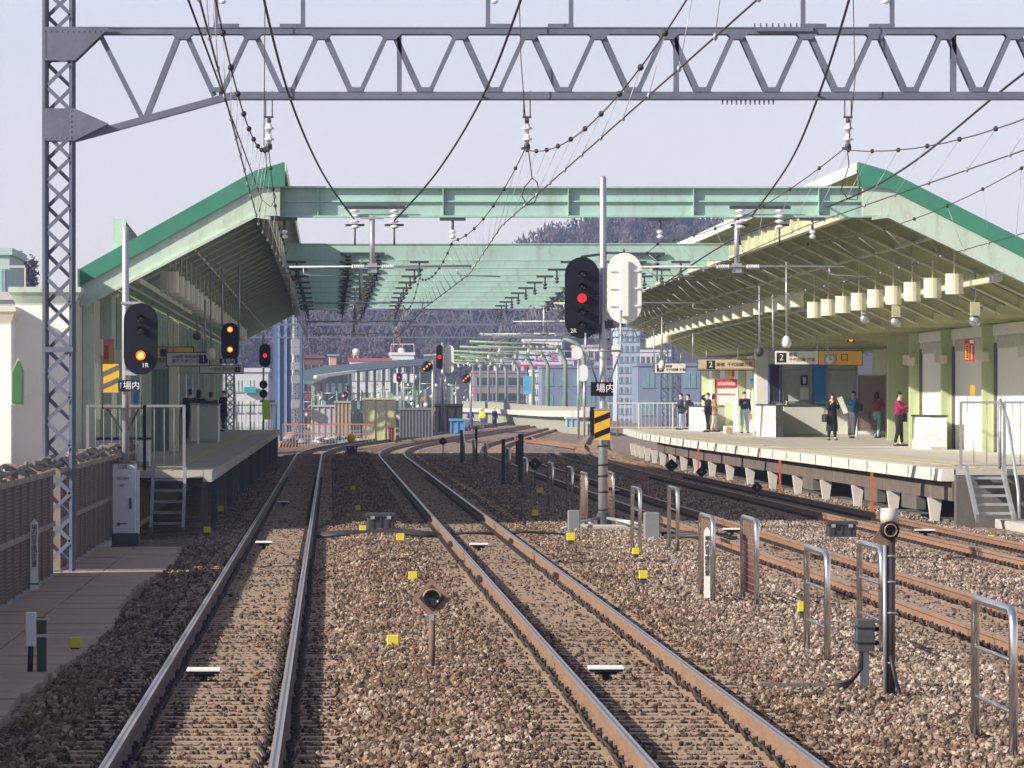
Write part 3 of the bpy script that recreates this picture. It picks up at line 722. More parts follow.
# beams across the tracks
def cross_beam(Y, z0, z1, label, first=False):
    c = cD(Y); Xa, Xb = -1.56, 11.5 + c
    t = thing('cross_beam', label, 'cross beam', (Xa, Y, z0), 'pale green beams spanning the four tracks')
    b = MB()
    if first: b.bx(Xa, Xb, Y+.12, Y+.16, z0+.02, z1-.02); b.bx(Xa, Xb, Y, Y+.28, z1-.02, z1+.02); b.bx(Xa, Xb, Y, Y+.28, z0-.02, z0+.02)
    else: b.bx(Xa, Xb, Y+.03, Y+.30, z0+.01, z1-.01); b.bx(Xa, Xb, Y, Y+.33, z1-.009, z1+.02); b.bx(Xa, Xb, Y, Y+.33, z0-.02, z0+.009)
    if first: b.bx(Xa, Xb, Y+.06, Y+.118, z0+.30, z0+.33)
    b.build('web_and_flanges', teal, t)
    b = MB()
    for q in range(5 if first else 0):
        x = Xa + (Xb-Xa)*(q+.5)/5; b.bx(x-.01, x+.01, Y+.01, Y+.119, z0+.02, z1-.02); 
        for zz in (z0+.08, (z0+z1)/2, z1-.1): b.ell((x+.05, Y+.115, zz), (.022,.012,.022), 0, 6, 4)
    if first: b.build('stiffener', teal, t)
    # wire fittings hanging under the beam
    def feeder(x):
        b = MB(); b.bx(x-.42, x+.85, Y-.10, Y-.02, z0+.15, z0+.22); b.build('crossarm', darkgrey, t)
        for xx in (x-.2, x+.62):
            b = MB(); z = z0+.15
            for q in range(4): b.lathe([(.03,0),(.10,-.03),(.10,-.05),(.03,-.08)], (xx, Y-.06, z-q*.11), 'z', 10)
            b.build('insulator', porcel if first else darkgrey, t)
            b = MB(); b.bx(xx-.2, xx+.2, Y-.09, Y-.03, z-.36, z-.31); b.tube([(xx, Y-.06, z-.4), (xx, Y-.06, z-.75)], .022, 6); b.build('hanger', darkgrey, t)
    feeder(.72); feeder(8.75+c*.9)
    for x in (2.56+c*.3, 6.88+c*.5, 10.06+c*.9, -0.95):
        b = MB(); b.bx(x-.27, x+.27, Y-.05, Y+.07, z0-.09, z0-.025); b.tube([(x, Y, z0-.09), (x, Y, z0-.3)], .03, 6); b.build('hanger', darkgrey, t)
        b = MB()
        for q in range(2): b.lathe([(.03,0),(.075,-.04),(.03,-.09)], (x, Y, z0-.28-q*.1), 'z', 10)
        b.build('insulator', porcel if first else darkgrey, t)
    for x, xa, xb in () if not (first or Y in (172, 212, 252)) else ((.88+c*.2, -.85+c*.2, 2.95+c*.2), (8.48+c*.8, 6.4+c*.6, 10.7+c*.9)):
        b = MB(); b.tube([(x, Y-.06, z0), (x, Y-.06, 5.15)], .055, 8); b.bx(x-.1, x+.1, Y-.12, Y, 5.10, 5.30); b.bx(x-.25, x+.25, Y-.12, Y, z0-.06, z0-.02); b.build('drop_post', galv, t)
        b = MB(); b.tube([(xa, Y-.14, 5.22), (xb, Y-.14, 5.24)], .027, 6)
        for xx in (xa+.3, xb-.3): b.tube([(xx, Y-.14, 5.22), (xx, Y-.14, 5.08), (xx+.1, Y-.14, 5.05), (xx+.9, Y-.14, 5.02)], .014, 5)
        b.build('registration_arm', galv, t)
        b = MB()
        for sg in (-1, 1):
            for q in range(6): b.lathe([(.03,0),(.055,.02),(.03,.04)], (x+sg*.2+sg*q*.045, Y-.14, 5.225), 'x', 8)
        b.build('insulator', porcel, t)
    return t
cross_beam(125.12, 6.28, 6.89, 'nearest pale green cross beam, standing alone against the sky', True)
for i in range(10):
    lb = 'front beam of the second, tightly overlapping run of green beams' if i == 0 else 'one of the receding green beams of which only a strip shows'
    cross_beam(172+10*i, 6.46, 6.92, lb)

# ================= right-hand platform wall, columns, office =================
wr = thing('platform_wall', 'white panelled wall with green columns behind the right platform', 'wall', (18.0, 125, ZP))
b = MB(); b.bx(18.1, 18.2, 118, 187, ZP, 4.2); b.bx(18.06, 18.26, 118, 187, 4.2, 4.5); b.build('wall_panel', wallwhite, wr)
cy = [120, 131, 142, 153, 163.6, 174.6, 184.2]
for i, y in enumerate(cy):
    b = MB(); b.bx(17.78, 18.1, y-.17, y+.17, ZP+.02, 4.5); b.build('column', limegreen, wr)
    b = MB(); b.bx(17.68, 17.90, y-.6, y-.3, 3.5, 3.75); b.bx(17.82, 18.05, y+2.2, y+2.5, 3.55, 3.85); b.build('fixture_box', cream, wr)
    b = MB(); b.bx(18.04, 18.097, y-.9, y-.5, ZP, 4.0); b.build('gap', concd, wr)
    if i < 6:
        b = MB(); b.bx(18.07, 18.098, y+1.0, cy[i+1]-1.0, 3.85, 4.18); b.build('shade_strip', mat('shade_strip_grey', (0.55,0.56,0.5), .5), wr)  # grey strip along the wall top, canopy shade painted as colour
wb = thing('platform_wall', 'far white wall with green columns around the red notice', 'wall', (18.2, 250, ZP))
b = MB(); b.sweep([(0, ZP), (0, 4.4), (.1, 4.4), (.1, ZP)], [250, 262, 275, 293], lambda y: 18.75-(y-250)*.009); b.bx(17.0, 18.6, 250, 250.2, ZP, 4.4) if False else None
b.build('wall_panel', wallwhite, wb)
for y in (252, 260, 268, 276, 284, 291):
    b = MB(); b.bx(18.42-(y-250)*.009, 18.74-(y-250)*.009, y, y+.5, ZP, 4.4); b.build('column', limegreen, wb)
# rear wall of the open hall
rw = thing('rear_wall', 'shaded pale green rear wall beside the station office', 'wall', (22, 184, ZP))
b = MB(); b.bx(22.6, 22.8, 184, 250, ZP, 4.6); b.bx(18.27, 22.6, 186.6, 186.8, ZP, 4.5); b.build('wall_panel', mat('hall_wall', (0.66,0.70,0.52), .6, var=.05), rw)
b = MB(); 
for X_, Y_ in ((19.9, 212), (21.2, 222), (20.6, 205)): b.bx(X_-.2, X_+.2, Y_-.2, Y_+.2, ZP, 4.6)
b.build('column', limegreen, rw)
# white pillar left of the office
t = thing('pillar', 'broad white pillar at the left corner of the station office', 'pillar', (17.3, 240.5, ZP))
MB().rbox(17.05, 17.56, 240.3, 241.3, ZP, 4.9, .02).build('shaft', white, t)
MB().bx(17.0, 17.6, 240.25, 241.35, ZP, ZP+.2).build('plinth', conc, t)
t = thing('station_office', 'glazed station office with a bright blue door panel', 'office', (17, 242, ZP))
def ox(px): return (px-VX)*242/F
b = MB(); b.bx(ox(768), ox(858), 242.3, 242.45, ZP, 4.5); b.bx(ox(768), ox(858), 242, 242.3, 3.95, 4.1); b.build('wall', mat('office_wall', (0.84,0.86,0.78), .5), t)
b = MB(); b.bx(ox(783), ox(811), 242.2, 242.3, 2.4, 3.62); b.build('window', glass, t)
b = MB(); b.bx(ox(826), ox(856), 242.2, 242.3, 2.4, 3.62); b.build('window', glass, t)
b = MB(); b.bx(ox(813.5), ox(826), 242.12, 242.3, 2.2, 3.93); b.build('blue_panel', bluep, t)
b = MB()
for x0, x1 in ((782, 783.4), (810.5, 812.5), (826.2, 827.6), (856, 858)): b.bx(ox(x0), ox(x1), 242.1, 242.3, ZP, 3.93)
b.bx(ox(768), ox(858), 242.1, 242.29, 2.32, 2.4); b.bx(ox(783), ox(856), 242.15, 242.3, 3.62, 3.68); b.build('frame', galv, t)
b = MB()
for k in range(9): b.bx(ox(770+k*1.1), ox(770.6+k*1.1), 242.1, 242.3, ZP, 3.9)
b.build('shutter', darkgrey, t)
b = MB(); b.bx(ox(768.3), ox(769.3), 242.05, 242.2, ZP, 3.9); b.bx(ox(779.5), ox(780.3), 242.05, 242.2, ZP, 3.9); b.build('blue_strip', bluep, t)
b = MB(); b.bx(ox(801), ox(808), 242.15, 242.2, 3.05, 3.45); b.build('notice', ink, t)
b = MB(); b.bx(ox(803), ox(806), 242.12, 242.15, 3.12, 3.38); b.build('notice_face', white, t)
b = MB(); b.bx(ox(800.5), ox(809), 242.14, 242.2, 2.45, 2.95); b.build('paper', signwhite, t)
t = thing('notice_board', 'plain brown board standing behind the passenger in red', 'board', (20.2, 224, ZP))
b = MB(); X0_, X1_ = (858-VX)*224/F, (885.5-VX)*224/F; b.bx(X0_, X1_, 224, 224.08, 1.3, 3.35); b.build('panel', mat('brown_board', (0.20,0.15,0.11), .6, var=.08), t)
b = MB(); b.bx(X0_-.04, X0_, 223.97, 224.1, ZP, 3.4); b.bx(X1_, X1_+.04, 223.97, 224.1, ZP, 3.4); b.bx(X0_, X1_, 223.97, 224.1, 3.35, 3.4); b.build('frame', galv, t)

# low windbreak walls
def low_wall(px0, px1, yb, h, label, dpt=.35, m=None, side=None, ysz=1.0, name='low_wall'):
    Y = F*(H-ZP)/(yb-VY); X0, X1 = (px0-VX)*Y/F, (px1-VX)*Y/F
    t = thing(name, label, 'low wall', (X0, Y, ZP), 'waist-high walls around the stairwells')
    b = MB(); b.rbox(X0, X1, Y, Y+ysz, ZP, ZP+h-.05, .015); b.build('wall_body', m or white, t)
    b = MB(); b.bx(X0-.03, X1+.03, Y-.03, Y+ysz+.03, ZP+h-.05, ZP+h); b.build('coping', darkgrey if h < 1.3 else conc, t)
    b = MB(); b.bx(X0+.02, X1-.02, Y-.012, Y-.002, ZP, ZP+.1); b.build('skirting', conc, t)
    return t
tilew = mat('white_tile', (0.78,0.78,0.75), .35, var=.03, scale=3)
low_wall(775.5, 783, 437.5, 1.27, 'white-tiled wall block in front of the pillar with black end', m=tilew, ysz=10.5)
t = thing('end_screen', 'black end panel beside the white-tiled wall block', 'screen', (17.3, 228, ZP)); Y = 228.6
b = MB(); b.bx((775.8-VX)*Y/F, (783-VX)*Y/F, Y, Y+.04, ZP, ZP+1.28); b.build('panel', darkgrey, t); b = MB(); b.bx((775.8-VX)*Y/F, (783-VX)*Y/F, Y-.02, Y, ZP+1.24, ZP+1.30); b.build('trim', galv, t)
low_wall(783.5, 848, 436.5, 1.24, 'long pale counter wall beneath the office windows', m=mat('counter_wall', (0.58,0.60,0.55), .4, var=.04), ysz=2)
low_wall(857, 876, 436.8, 1.2, 'short white wall beneath the plain brown board', m=white, ysz=2)
low_wall(704.5, 707, 431.2, 1.16, 'white wall block behind the couple in black jackets', m=tilew, ysz=12)
low_wall(707.6, 741, 430.9, 1.18, 'grey-faced wall behind the passenger in the tan coat', m=mat('grey_tile', (0.42,0.42,0.40), .4, var=.05), ysz=1)
low_wall(930.5, 947, 450.2, 1.0, 'bright white box wall right of the woman in crimson', m=white, ysz=5.4)
low_wall(900, 911, 444.2, 1.1, 'shaded olive wall directly behind the woman in crimson', m=soffit, ysz=.5)

# ================= left wall, tower =================
wl = thing('platform_wall', 'shaded green wall with posts along the left platform', 'wall', (-5.1, 125, ZP))
b = MB(); b.bx(-5.3, -5.2, 123.6, 290, ZP, 5.16); b.build('wall_panel', mat('left_wall', (0.48,0.52,0.44), .6, var=.06), wl)
for i in range(16):
    y = 126 + i*10; b = MB(); b.bx(-5.19, -4.95, y, y+.3, ZP, 4.95); b.build('column', palegreen if i % 2 else rafterl, wl)
    b = MB(); b.bx(-5.19, -5.1, y+3, y+7.5, ZP+1.0, ZP+2.3); b.build('window', frost if i in (4, 5, 6, 8) else glass, wl)
for px, py, w_, h_ in ((73, 312, 6, 12),): pass
b = MB(); b.bx(-5.1, -4.85, 128, 128.3, 3.4, 3.75); b.bx(-5.1, -4.7, 137, 137.4, 3.3, 3.6); b.build('fixture_box', cream, wl)
t = thing('stair_tower', 'white tower with moulded cornice at the near end of the left canopy', 'tower', (-5.7, 123, 0))
b = MB(); b.bx(-6.45, -5.24, 123, 129, -.6, 4.42); b.build('wall', wallwhite, t)
pc = [(0, 4.40), (.05, 4.42), (.12, 4.5), (.14, 4.62), (.14, 4.80), (.10, 4.84)]
def cornice(x0, x1, y0, y1, z0, hgt, o=.14):
    b = MB(); rings = []
    for k, (q, zz) in enumerate(((.02,0),(.05,.1),(.6,.55),(1,.72),(1,1),(.8,1.02))):
        e = o*q; z = z0 + hgt*zz; rings.append([(x0-e,y0-e,z),(x1+e,y0-e,z),(x1+e,y1+e,z),(x0-e,y1+e,z)])
    v = [p for r in rings for p in r]; f = []
    for k in range(len(rings)-1):
        for j in range(4): f.append((k*4+j, k*4+(j+1)%4, k*4+4+(j+1)%4, k*4+4+j))
    f.append(tuple((len(rings)-1)*4+j for j in range(4))); b.add(v, f); return b
cornice(-6.45, -5.24, 123, 129, 4.40, .36).build('cornice', palegreen, t)
b = MB(); b.bx(-6.9, -6.452, 121.4, 129, -.6, 4.0); b.build('side_wing', wallwhite, t)
cornice(-6.9, -6.455, 121.4, 129, 3.98, .36, .1).build('cornice', cream, t)
def Wn(px, py): return ((px-VX)*121.4/F, H-(py-VY)*121.4/F)
pts_ = [Wn(12.5, 403), Wn(22, 403), Wn(23, 372), Wn(18.5, 360.5), Wn(13, 372)]
b = MB(); b.prism([Wn(11.5, 405), Wn(24, 405), Wn(24.5, 371), Wn(18.5, 357), Wn(11.8, 371)], 121.28, 121.398); fr = b.build('window', mat('window_surround', (0.42,0.43,0.36), .7), t)
b = MB(); b.prism([(x*.999-.01, z) for x, z in pts_], 121.25, 121.278); b.build('pane', mat('green_glass', (0.05,0.17,0.06), .2), fr)
# mint chimney-like upstand behind the left roof
t = thing('vent_stack', 'mint green square stack rising behind the left roof slope', 'vent', (-4.3, 160, 5))
Y=160; b = MB(); b.bx((113-VX)*Y/F, (126-VX)*Y/F, Y, Y+.5, 5, H+(VY-219)*Y/F); b.build('shaft', mat('mint_paint', (0.45,0.66,0.52), .5), t)
b = MB(); b.prism([((126-VX)*Y/F, H+(VY-222)*Y/F), ((139-VX)*Y/F, H+(VY-238)*Y/F), ((139-VX)*Y/F, 5), ((126-VX)*Y/F, 5)][::-1], Y+.02, Y+.4); b.build('hood', darkgrey, t)
# ================= sound fence on the left =================
fn = thing('sound_fence', 'brown louvred sound fence with cables lashed along its top', 'fence', (-4.25, 22, -.3))
y = 22.0; i = 0
while y < 140:
    if 92.2 < y + .5 < 93.6: y += 1.5; continue
    y1 = min(y + 1.96, 140)
    b = MB(); b.bx(-4.30, -4.24, y+.03, y1, -.22, 1.36)
    b.build('louvre_panel', fencem, fn)
    b = MB(); b.bx(-4.34, -4.20, y-.03, y+.03, -.3, 1.42); b.bx(-4.235, -4.205, y+.03, y1, .52, .60); b.bx(-4.235, -4.205, y+.03, y1, 1.30, 1.38); b.build('fence_post', mat('fence_frame', (0.24,0.20,0.175), .8, var=.15), fn)
    y += 2.0; i += 1
MB().bx(-4.36, -4.14, 22, 140, -.32, -.2).build('kerb', conc, fn)
t = thing('cable_bundle', 'lumpy grey bundle of cables and hoses lying on the brown fence', 'cable bundle', (-4.27, 22, 1.4))
r = random.Random(5); b = MB()
for k in range(5):
    pp = []; y = 22
    ph = r.uniform(0, 6)
    while y < 136:
        pp.append((-4.27 + .07*math.sin(ph + y*.9 + k) + r.uniform(-.02,.02), y, 1.46 + .035*k*.6 + .035*math.sin(y*1.3+ph) + r.uniform(-.015,.015))); y += .9
    b.tube(pp, .032 if k < 3 else .022, 6, 0)
for k in range(24): 
    yy = 24+k*4.7; b.bx(-4.36, -4.18, yy, yy+.05, 1.39, 1.60)
b.build('cables', mat('old_cable', (0.20,0.185,0.17), .8, var=.35, scale=8), t)
t = thing('marker_post', 'white vertical marker post with black characters on the brown fence', 'marker post', (-4.12, 72, -.2))
Y = 83.5; x0, x1 = (30.5-VX)*Y/F, (38-VX)*Y/F
b = MB(); b.prism([(x0, H-(596-VY)*Y/F), (x1, H-(596-VY)*Y/F), (x1, H-(523-VY)*Y/F), ((x0+x1)/2, H-(519-VY)*Y/F), (x0, H-(523-VY)*Y/F)], Y, Y+.05); b.build('post', white, t)
text('場\n内\n信\n号\n確\n認\n位\n置', t, ((x0+x1)/2, Y-.004, H-(546-VY)*Y/F), .082, ink, lh=.9)
b = MB(); b.bx(x0-.04, x1+.005, Y-.004, Y+.06, -.12, -.10); b.build('strap', rubber, t)

# ================= overhead wires =================
steelgrey = mat('painted_dark_steel', (0.20,0.205,0.215), .6, var=.15)
def wire_pts(ps, n=14):
    """ps: (Y, X, z, sag of the span that starts here)"""
    out = []
    for a, c in zip(ps[:-1], ps[1:]):
        for k in range(n):
            q = k/n; y = a[0]+(c[0]-a[0])*q
            out.append((a[1]+(c[1]-a[1])*q, y, a[2]+(c[2]-a[2])*q - a[3]*4*q*(1-q)))
    out.append((ps[-1][1], ps[-1][0], ps[-1][2])); return out
def at(pts, y):
    for a, c in zip(pts[:-1], pts[1:]):
        if a[1] <= y <= c[1]:
            q = (y-a[1])/(c[1]-a[1]); return Vector(a).lerp(Vector(c), q)
    return Vector(pts[-1])
def overhead(label, mess, cont, c, drops=True, r_ball=.05):
    t = thing('overhead_line', label, 'overhead line', (cont[0][1], cont[0][0], 5), 'overhead lines above the tracks')
    mp_ = wire_pts(mess); cp = [(x, y, z) for y, x, z in cont]
    b = MB(); b.tube(mp_, .0085, 5); b.build('messenger_wire', copper, t)
    b = MB(); b.tube(cp, .0085, 5); b.build('contact_wire', copper, t)
    n = 0
    y = 36.0
    while y < 300 and n < 90:
        p = at(mp_, y); q = at(cp, y)
        if p.z - q.z > .12:
            b = MB(); b.tube([p, q], .0035 if y < 130 else .006, 4); b.ell(q, (.02,.03,.03), 0, 6, 4); b.build('dropper', galv, t)
            b = MB(); b.ell(p, (.031,.031,.034) if y < 125 else (.03,.03,.035), 0, 8, 6); b.build('wire_clamp', rubber, t)
            n += 1
        y += 5.0 if y > 130 else 4.3
    return t
def sup(Xs, c, sx):
    """support points: gantry, first beam, then beams and the far gantries"""
    o = [(-12, Xs[0], 6.35, .55), (36, Xs[0], 6.30, .72), (YG, Xs[1], 6.33, .30), (125.0, Xs[2], 5.76, .32), (172, Xs[2]+sx*0, 5.95, .45), (222, Xs[3]+c(222), 5.95, .4), (262, Xs[3]+c(262), 5.9, .5), (312, Xs[3]+c(312), 6.3, .7), (362, Xs[3]+c(362), 6.3, .7), (420, Xs[3]+c(420), 6.3, .8), (490, Xs[3]+c(490), 6.3, 0)]
    return o
def con(X, c, zs=5.15): return [(-12, X+.1, zs), (36, X+.12, zs), (YG, X-.12, zs), (125, X+.12, zs-.08), (172, X-.1, zs-.08), (222, X+c(222), zs-.1), (262, X+c(262), zs-.1), (312, X+c(312), zs), (362, X+c(362), zs), (420, X+c(420), zs), (490, X+c(490), zs)]
overhead('overhead wires with black clamps above the straight left track', sup((-0.95,-0.95,-0.97,-0.95), cA, 0), con(-0.98, cA), cA)
overhead('overhead wires above the shiny curving track, centre of the view', sup((2.95,3.02,2.56,2.7), cB, 0), con(2.78, cB), cB)
overhead('overhead wires rising to the insulator above the right signal side', sup((7.6,7.95,6.9,7.4), cC, 0), con(7.5, cC), cC)
overhead('overhead wires above the track beside the right platform', sup((11.2,11.2,10.06,11.1), cD, 0), con(11.1, cD, 5.1), cD)
def feeder_line(label, pxs):
    """pxs: (px, py, Y)"""
    t = MB(); pts_ = [P(*q) for q in pxs]
    fine = []
    for i in range(len(pts_)-1):
        p0 = pts_[max(i-1,0)]; p1 = pts_[i]; p2 = pts_[i+1]; p3 = pts_[min(i+2,len(pts_)-1)]
        for k in range(8):
            u = k/8; fine.append(0.5*((2*p1)+(-p0+p2)*u+(2*p0-5*p1+4*p2-p3)*u*u+(-p0+3*p1-3*p2+p3)*u*u*u))
    fine.append(pts_[-1])
    t.tube(fine, .019, 6); return tag(t.build('feeder_cable', rubber, at=tuple(pts_[0])), label, 'cable')
feeder_line('thick black cable swooping down left of centre onto the nearest beam', [(240,-140,62),(263,-5,80),(290,98,YG),(322,172,108),(354,219,124.8)])
feeder_line('thick black cable swooping down right of centre onto the nearest beam', [(545,-80,70),(519,5,80),(482,98,YG),(437,172,108),(394,221,124.8)])
feeder_line('thick black cable dropping between the right signal and the tall gable', [(873,-100,70),(849,0,82),(818,97,YG),(790,162,108),(752,216,124.8)])
feeder_line('thick black cable running in from the upper right corner', [(1090,25,80),(1010,84,YG),(905,168,112),(830,206,124.8),(736,238,150),(655,290,172)])
def jumper(label, pxs, Y):
    b = MB(); b.tube([P(x, y, Y) for x, y in pxs], .012, 6); return tag(b.build('jumper_loop', rubber, at=tuple(P(*pxs[0], Y))), label, 'wire loop')
jumper('black wire loop hanging at the tip of the left gable', [(265,146),(267,170),(262,186),(271,188),(276,197),(271,207),(262,200),(259,212)], 112)
jumper('black wire loop hanging beside the messenger wire near the centre', [(528,146),(532,178),(524,188),(522,196),(527,205),(534,203),(539,192),(537,182),(532,178)], 104)
jumper('black wire loop hanging at the tip of the right gable', [(847,146),(849,165),(841,190),(848,199),(857,200),(860,185),(857,170)], 112)
for px, lb in ((187, 'thin plain wire crossing the upper left corner downwards'),):
    b = MB(); b.tube([P(184,-12,42), P(262,200,110)], .009, 5); tag(b.build('span_wire', copper, at=tuple(P(184,-12,42))), lb, 'wire')
b = MB(); b.tube([P(265,-10,92.6), P(264,146,92.6)], .008, 5); tag(b.build('down_lead', copper, at=tuple(P(265,-10,92.6))), 'upright lead wire crossing the gantry at its left insulator', 'wire')
b = MB(); b.tube([P(519,-10,92.6), P(521,60,92.6), P(526,128,92.6)], .008, 5); tag(b.build('down_lead', copper, at=tuple(P(519,-10,92.6))), 'upright lead wire crossing the gantry at its middle insulator', 'wire')
b = MB(); b.tube([P(853,-10,92.6), P(855,80,92.6), P(849,140,92.6)], .008, 5); tag(b.build('down_lead', copper, at=tuple(P(853,-10,92.6))), 'upright lead wire crossing the gantry at its right insulator', 'wire')

# ================= signals =================
def lamp_disc(b, x, y, z, r, m): b.lathe([(r*.2,-.004),(r,0),(r,.02)], (x, y, z), 'y', 14, m)
def stadium(w, h, n=10):
    r = w/2; o = []
    for k in range(n+1): a = math.pi*k/n; o.append((r*math.cos(a), h/2-r+r*math.sin(a)))
    for k in range(n+1): a = math.pi + math.pi*k/n; o.append((r*math.cos(a), -h/2+r+r*math.sin(a)))
    return o
def head(t, x, y, z, w, h, lamps, back=False, name='backboard'):
    """lamps: (dz, kind)"""
    b = MB(); b.prism([(x+a, z+c) for a, c in stadium(w, h)], y, y+.025); b.prism([(x+a, z+c) for a, c in stadium(w+.02, h+.02)], y+.004, y+.018)
    bb = b.build(name, white if back else black, t)
    b = MB(); b.rbox(x-w*.15, x+w*.15, y+.026 if not back else y-.09, y+.22 if not back else y-.002, z-h*.40, z+h*.40, .03)
    if back:
        for q in (-.25, 0, .25): b.bx(x-w*.44, x+w*.44, y-.03, y-.001, z+q*h-.015, z+q*h+.015)
    b.build('lamp_housing', white if back else black, bb)
    for dz, kind in lamps:
        b = MB(); R_ = (.092 if kind else .075) if h > 1 else .07
        # hood over the lens
        pp = []
        for ring, yy in ((R_*1.1, y-.002), (R_*1.1, y-.17)):
            for k in range(9): a = math.pi*(-.05+1.1*k/8); pp.append((x+ring*math.cos(a), yy if True else yy, z+dz+ring*math.sin(a)))
        b.add(pp, [(k, k+1, 9+k+1, 9+k) for k in range(8)]); b.build('lens_hood', black, bb)
        b = MB(); lamp_disc(b, x, y-.03, z+dz, R_*(1.0 if kind else .92), 0)
        if kind in ('o',): lamp_disc(b, x, y-.036, z+dz, R_*.62, 1)
        o = b.build('lens', [{'o': lamp_or, 'r': lamp_rd, None: lens}[kind], lamp_orc], bb)
    return bb
# left signal 1R
Y = 116.0; X = (125.5-VX)*Y/F; S = F/Y
z_ = lambda py: H-(py-VY)*Y/F; x_ = lambda px: (px-VX)*Y/F
t = thing('signal_post', 'left colour-light signal glowing orange on a slim steel pole', 'signal', (X, Y, -.2))
b = MB(); b.tube([(X, Y, -.2), (X, Y, z_(228)), (X, Y, z_(226))], [.075, .068, .03], 10); b.build('pole', galv, t)
sgn = head(t, x_(141), Y-.2, z_(339), .64, 1.37, [(z_(319)-z_(339), None), (z_(330.5)-z_(339), None), (z_(355.5)-z_(339), 'o')])
b = MB(); b.bx(X-.09, X+.09, Y-.1, Y+.1, z_(304), z_(302)); b.bar((X, Y-.08, z_(303)), (x_(141), Y-.12, z_(303)), .05, .05); b.bar((X, Y-.08, z_(373)), (x_(141), Y-.12, z_(373)), .09, .09); b.build('bracket', galv, t)
text('1R', t, (x_(145.5), Y-.215, z_(365.5)), .125, inkw)
b = MB(); b.bx(x_(118.3), x_(140), Y-.12, Y-.09, z_(391.5), z_(380)); nb = b.build('name_plate', mat('plate_navy', (0.012,0.02,0.05), .5), t)
text('1場内', nb, (x_(129.5), Y-.125, z_(386)), .165, inkw)
b = MB(); b.bx(x_(102.5), x_(119), Y+.1, Y+.12, z_(392.5), z_(364)); hz_ = b.build('hazard_plate', hazard, t)
def stripes(x0, x1, z0, z1, y, n, parent, m=None, lean=.45):
    b = MB(); H_ = (z1-z0)/n; 
    for k in range(n):
        za = z0 + H_*(k+.15); b.prism([(x0, za), (x1, za+(x1-x0)*lean), (x1, za+(x1-x0)*lean+H_*.38), (x0, za+H_*.38)], y-.004, y)
    return b.build('stripes', m or mat('stripe_grey', (0.12,0.12,0.14), .5), parent)
stripes(x_(102.5), x_(119), z_(391), z_(366), Y+.098, 2, hz_)
b = MB(); b.bx(x_(103), x_(143), Y-.3, Y+.3, z_(409), z_(407.5)); b.bar((x_(107), Y-.1, z_(408)), (X, Y, z_(436)), .035, .035); b.bar((x_(139), Y-.1, z_(408)), (X, Y, z_(436)), .035, .035)
for px in (103, 142): b.tube([(x_(px), Y-.3, z_(408)), (x_(px), Y-.3, z_(374))], .014, 5)
b.build('step_platform', darkgrey, t)
# white relay cabinet at its foot
Yc = 114.0; xc = lambda px: (px-VX)*Yc/F; zc = lambda py: H-(py-VY)*Yc/F
t = thing('relay_cabinet', 'tall white relay cabinet at the foot of the left signal', 'cabinet', (xc(124), Yc, -.2))
b = MB(); b.rbox(xc(112), xc(136), Yc, Yc+.5, zc(533), zc(463), .02); b.build('body', mat('cabinet_white', (0.62,0.66,0.72), .45, var=.05, dirt=(.35,.35,.33), dscale=3, damt=.4), t)
b = MB(); b.bx(xc(111.3), xc(136.6), Yc-.03, Yc+.53, zc(463), zc(461)); b.build('lid', darkgrey, t)
b = MB(); b.bx(xc(136.3), xc(139), Yc+.1, Yc+.4, zc(534), zc(470)); 
for py in (472, 500, 520): b.bx(xc(139), xc(139.6), Yc+.1, Yc+.16, zc(py+3), zc(py))
b.build('side_duct', mat('cabinet_white', (0,0,0)), t)
b = MB(); b.rbox(xc(112), xc(139), Yc-.1, Yc+.6, zc(545), zc(533), .02); b.build('plinth', darkgrey, t)
b = MB(); b.bx(xc(129.5), xc(131.5), Yc-.03, Yc-.002, zc(508), zc(498)); b.ell((xc(130.5), Yc-.02, zc(507.5)), (.025,.02,.025), 0, 8, 5); b.bx(xc(117), xc(127), Yc-.012, Yc-.002, zc(524), zc(523)); b.ell((xc(119), Yc-.02, zc(524)), (.03,.02,.03)); b.build('handle', darkgrey, t)
text('1/2R', t, (xc(122.5), Yc-.006, zc(467)), .105, ink)
text('2ZCRH\n\nBT', t, (xc(122.5), Yc-.006, zc(482)), .075, ink, lh=.9)
# right double signal 2R
Y = 122.0; X = (603-VX)*Y/F; z_ = lambda py: H-(py-VY)*Y/F; x_ = lambda px: (px-VX)*Y/F
t = thing('signal_post', 'tall right-hand signal pole with red light and white rear shield', 'signal', (X, Y, -.2))
b = MB(); b.tube([(X, Y, -.2), (X, Y, z_(400)), (X, Y, z_(178)), (X, Y, z_(176))], [.105, .085, .068, .03], 12); b.build('pole', galv, t)
b = MB(); b.lathe([(.24,0),(.2,.1),(.12,.35)], (X, Y, -.2), 'z', 8); b.build('base_flare', darkgrey, t)
b = MB(); b.rbox(X-.55, X+.75, Y-.3, Y+.35, -.3, -.08, .03); b.build('footing', conc, t)
h2 = head(t, x_(581.5), Y-.25, z_(298), .68, 1.64, [(z_(p)-z_(298), k) for p, k in ((274, None), (287, None), (298.3, 'r'), (312, None), (325, None))])
text('2R', t, (x_(573), Y-.262, z_(331)), .12, inkw)
head(t, x_(624), Y-.22, z_(288.5), .68, 1.42, [], back=True)
b = MB(); b.bar((x_(581), Y-.1, z_(257)), (X, Y, z_(254)), .05, .05); b.bar((x_(624), Y-.05, z_(253)), (X, Y, z_(253)), .05, .06); b.bar((x_(624), Y-.05, z_(264)), (x_(624), Y-.05, z_(249)), .04, .04); b.bar((x_(577), Y-.1, z_(333)), (X, Y, z_(328)), .18, .12); b.bar((x_(624), Y-.1, z_(323)), (X, Y, z_(325)), .16, .12)
b.build('arm', darkgrey, t)
b = MB(); 
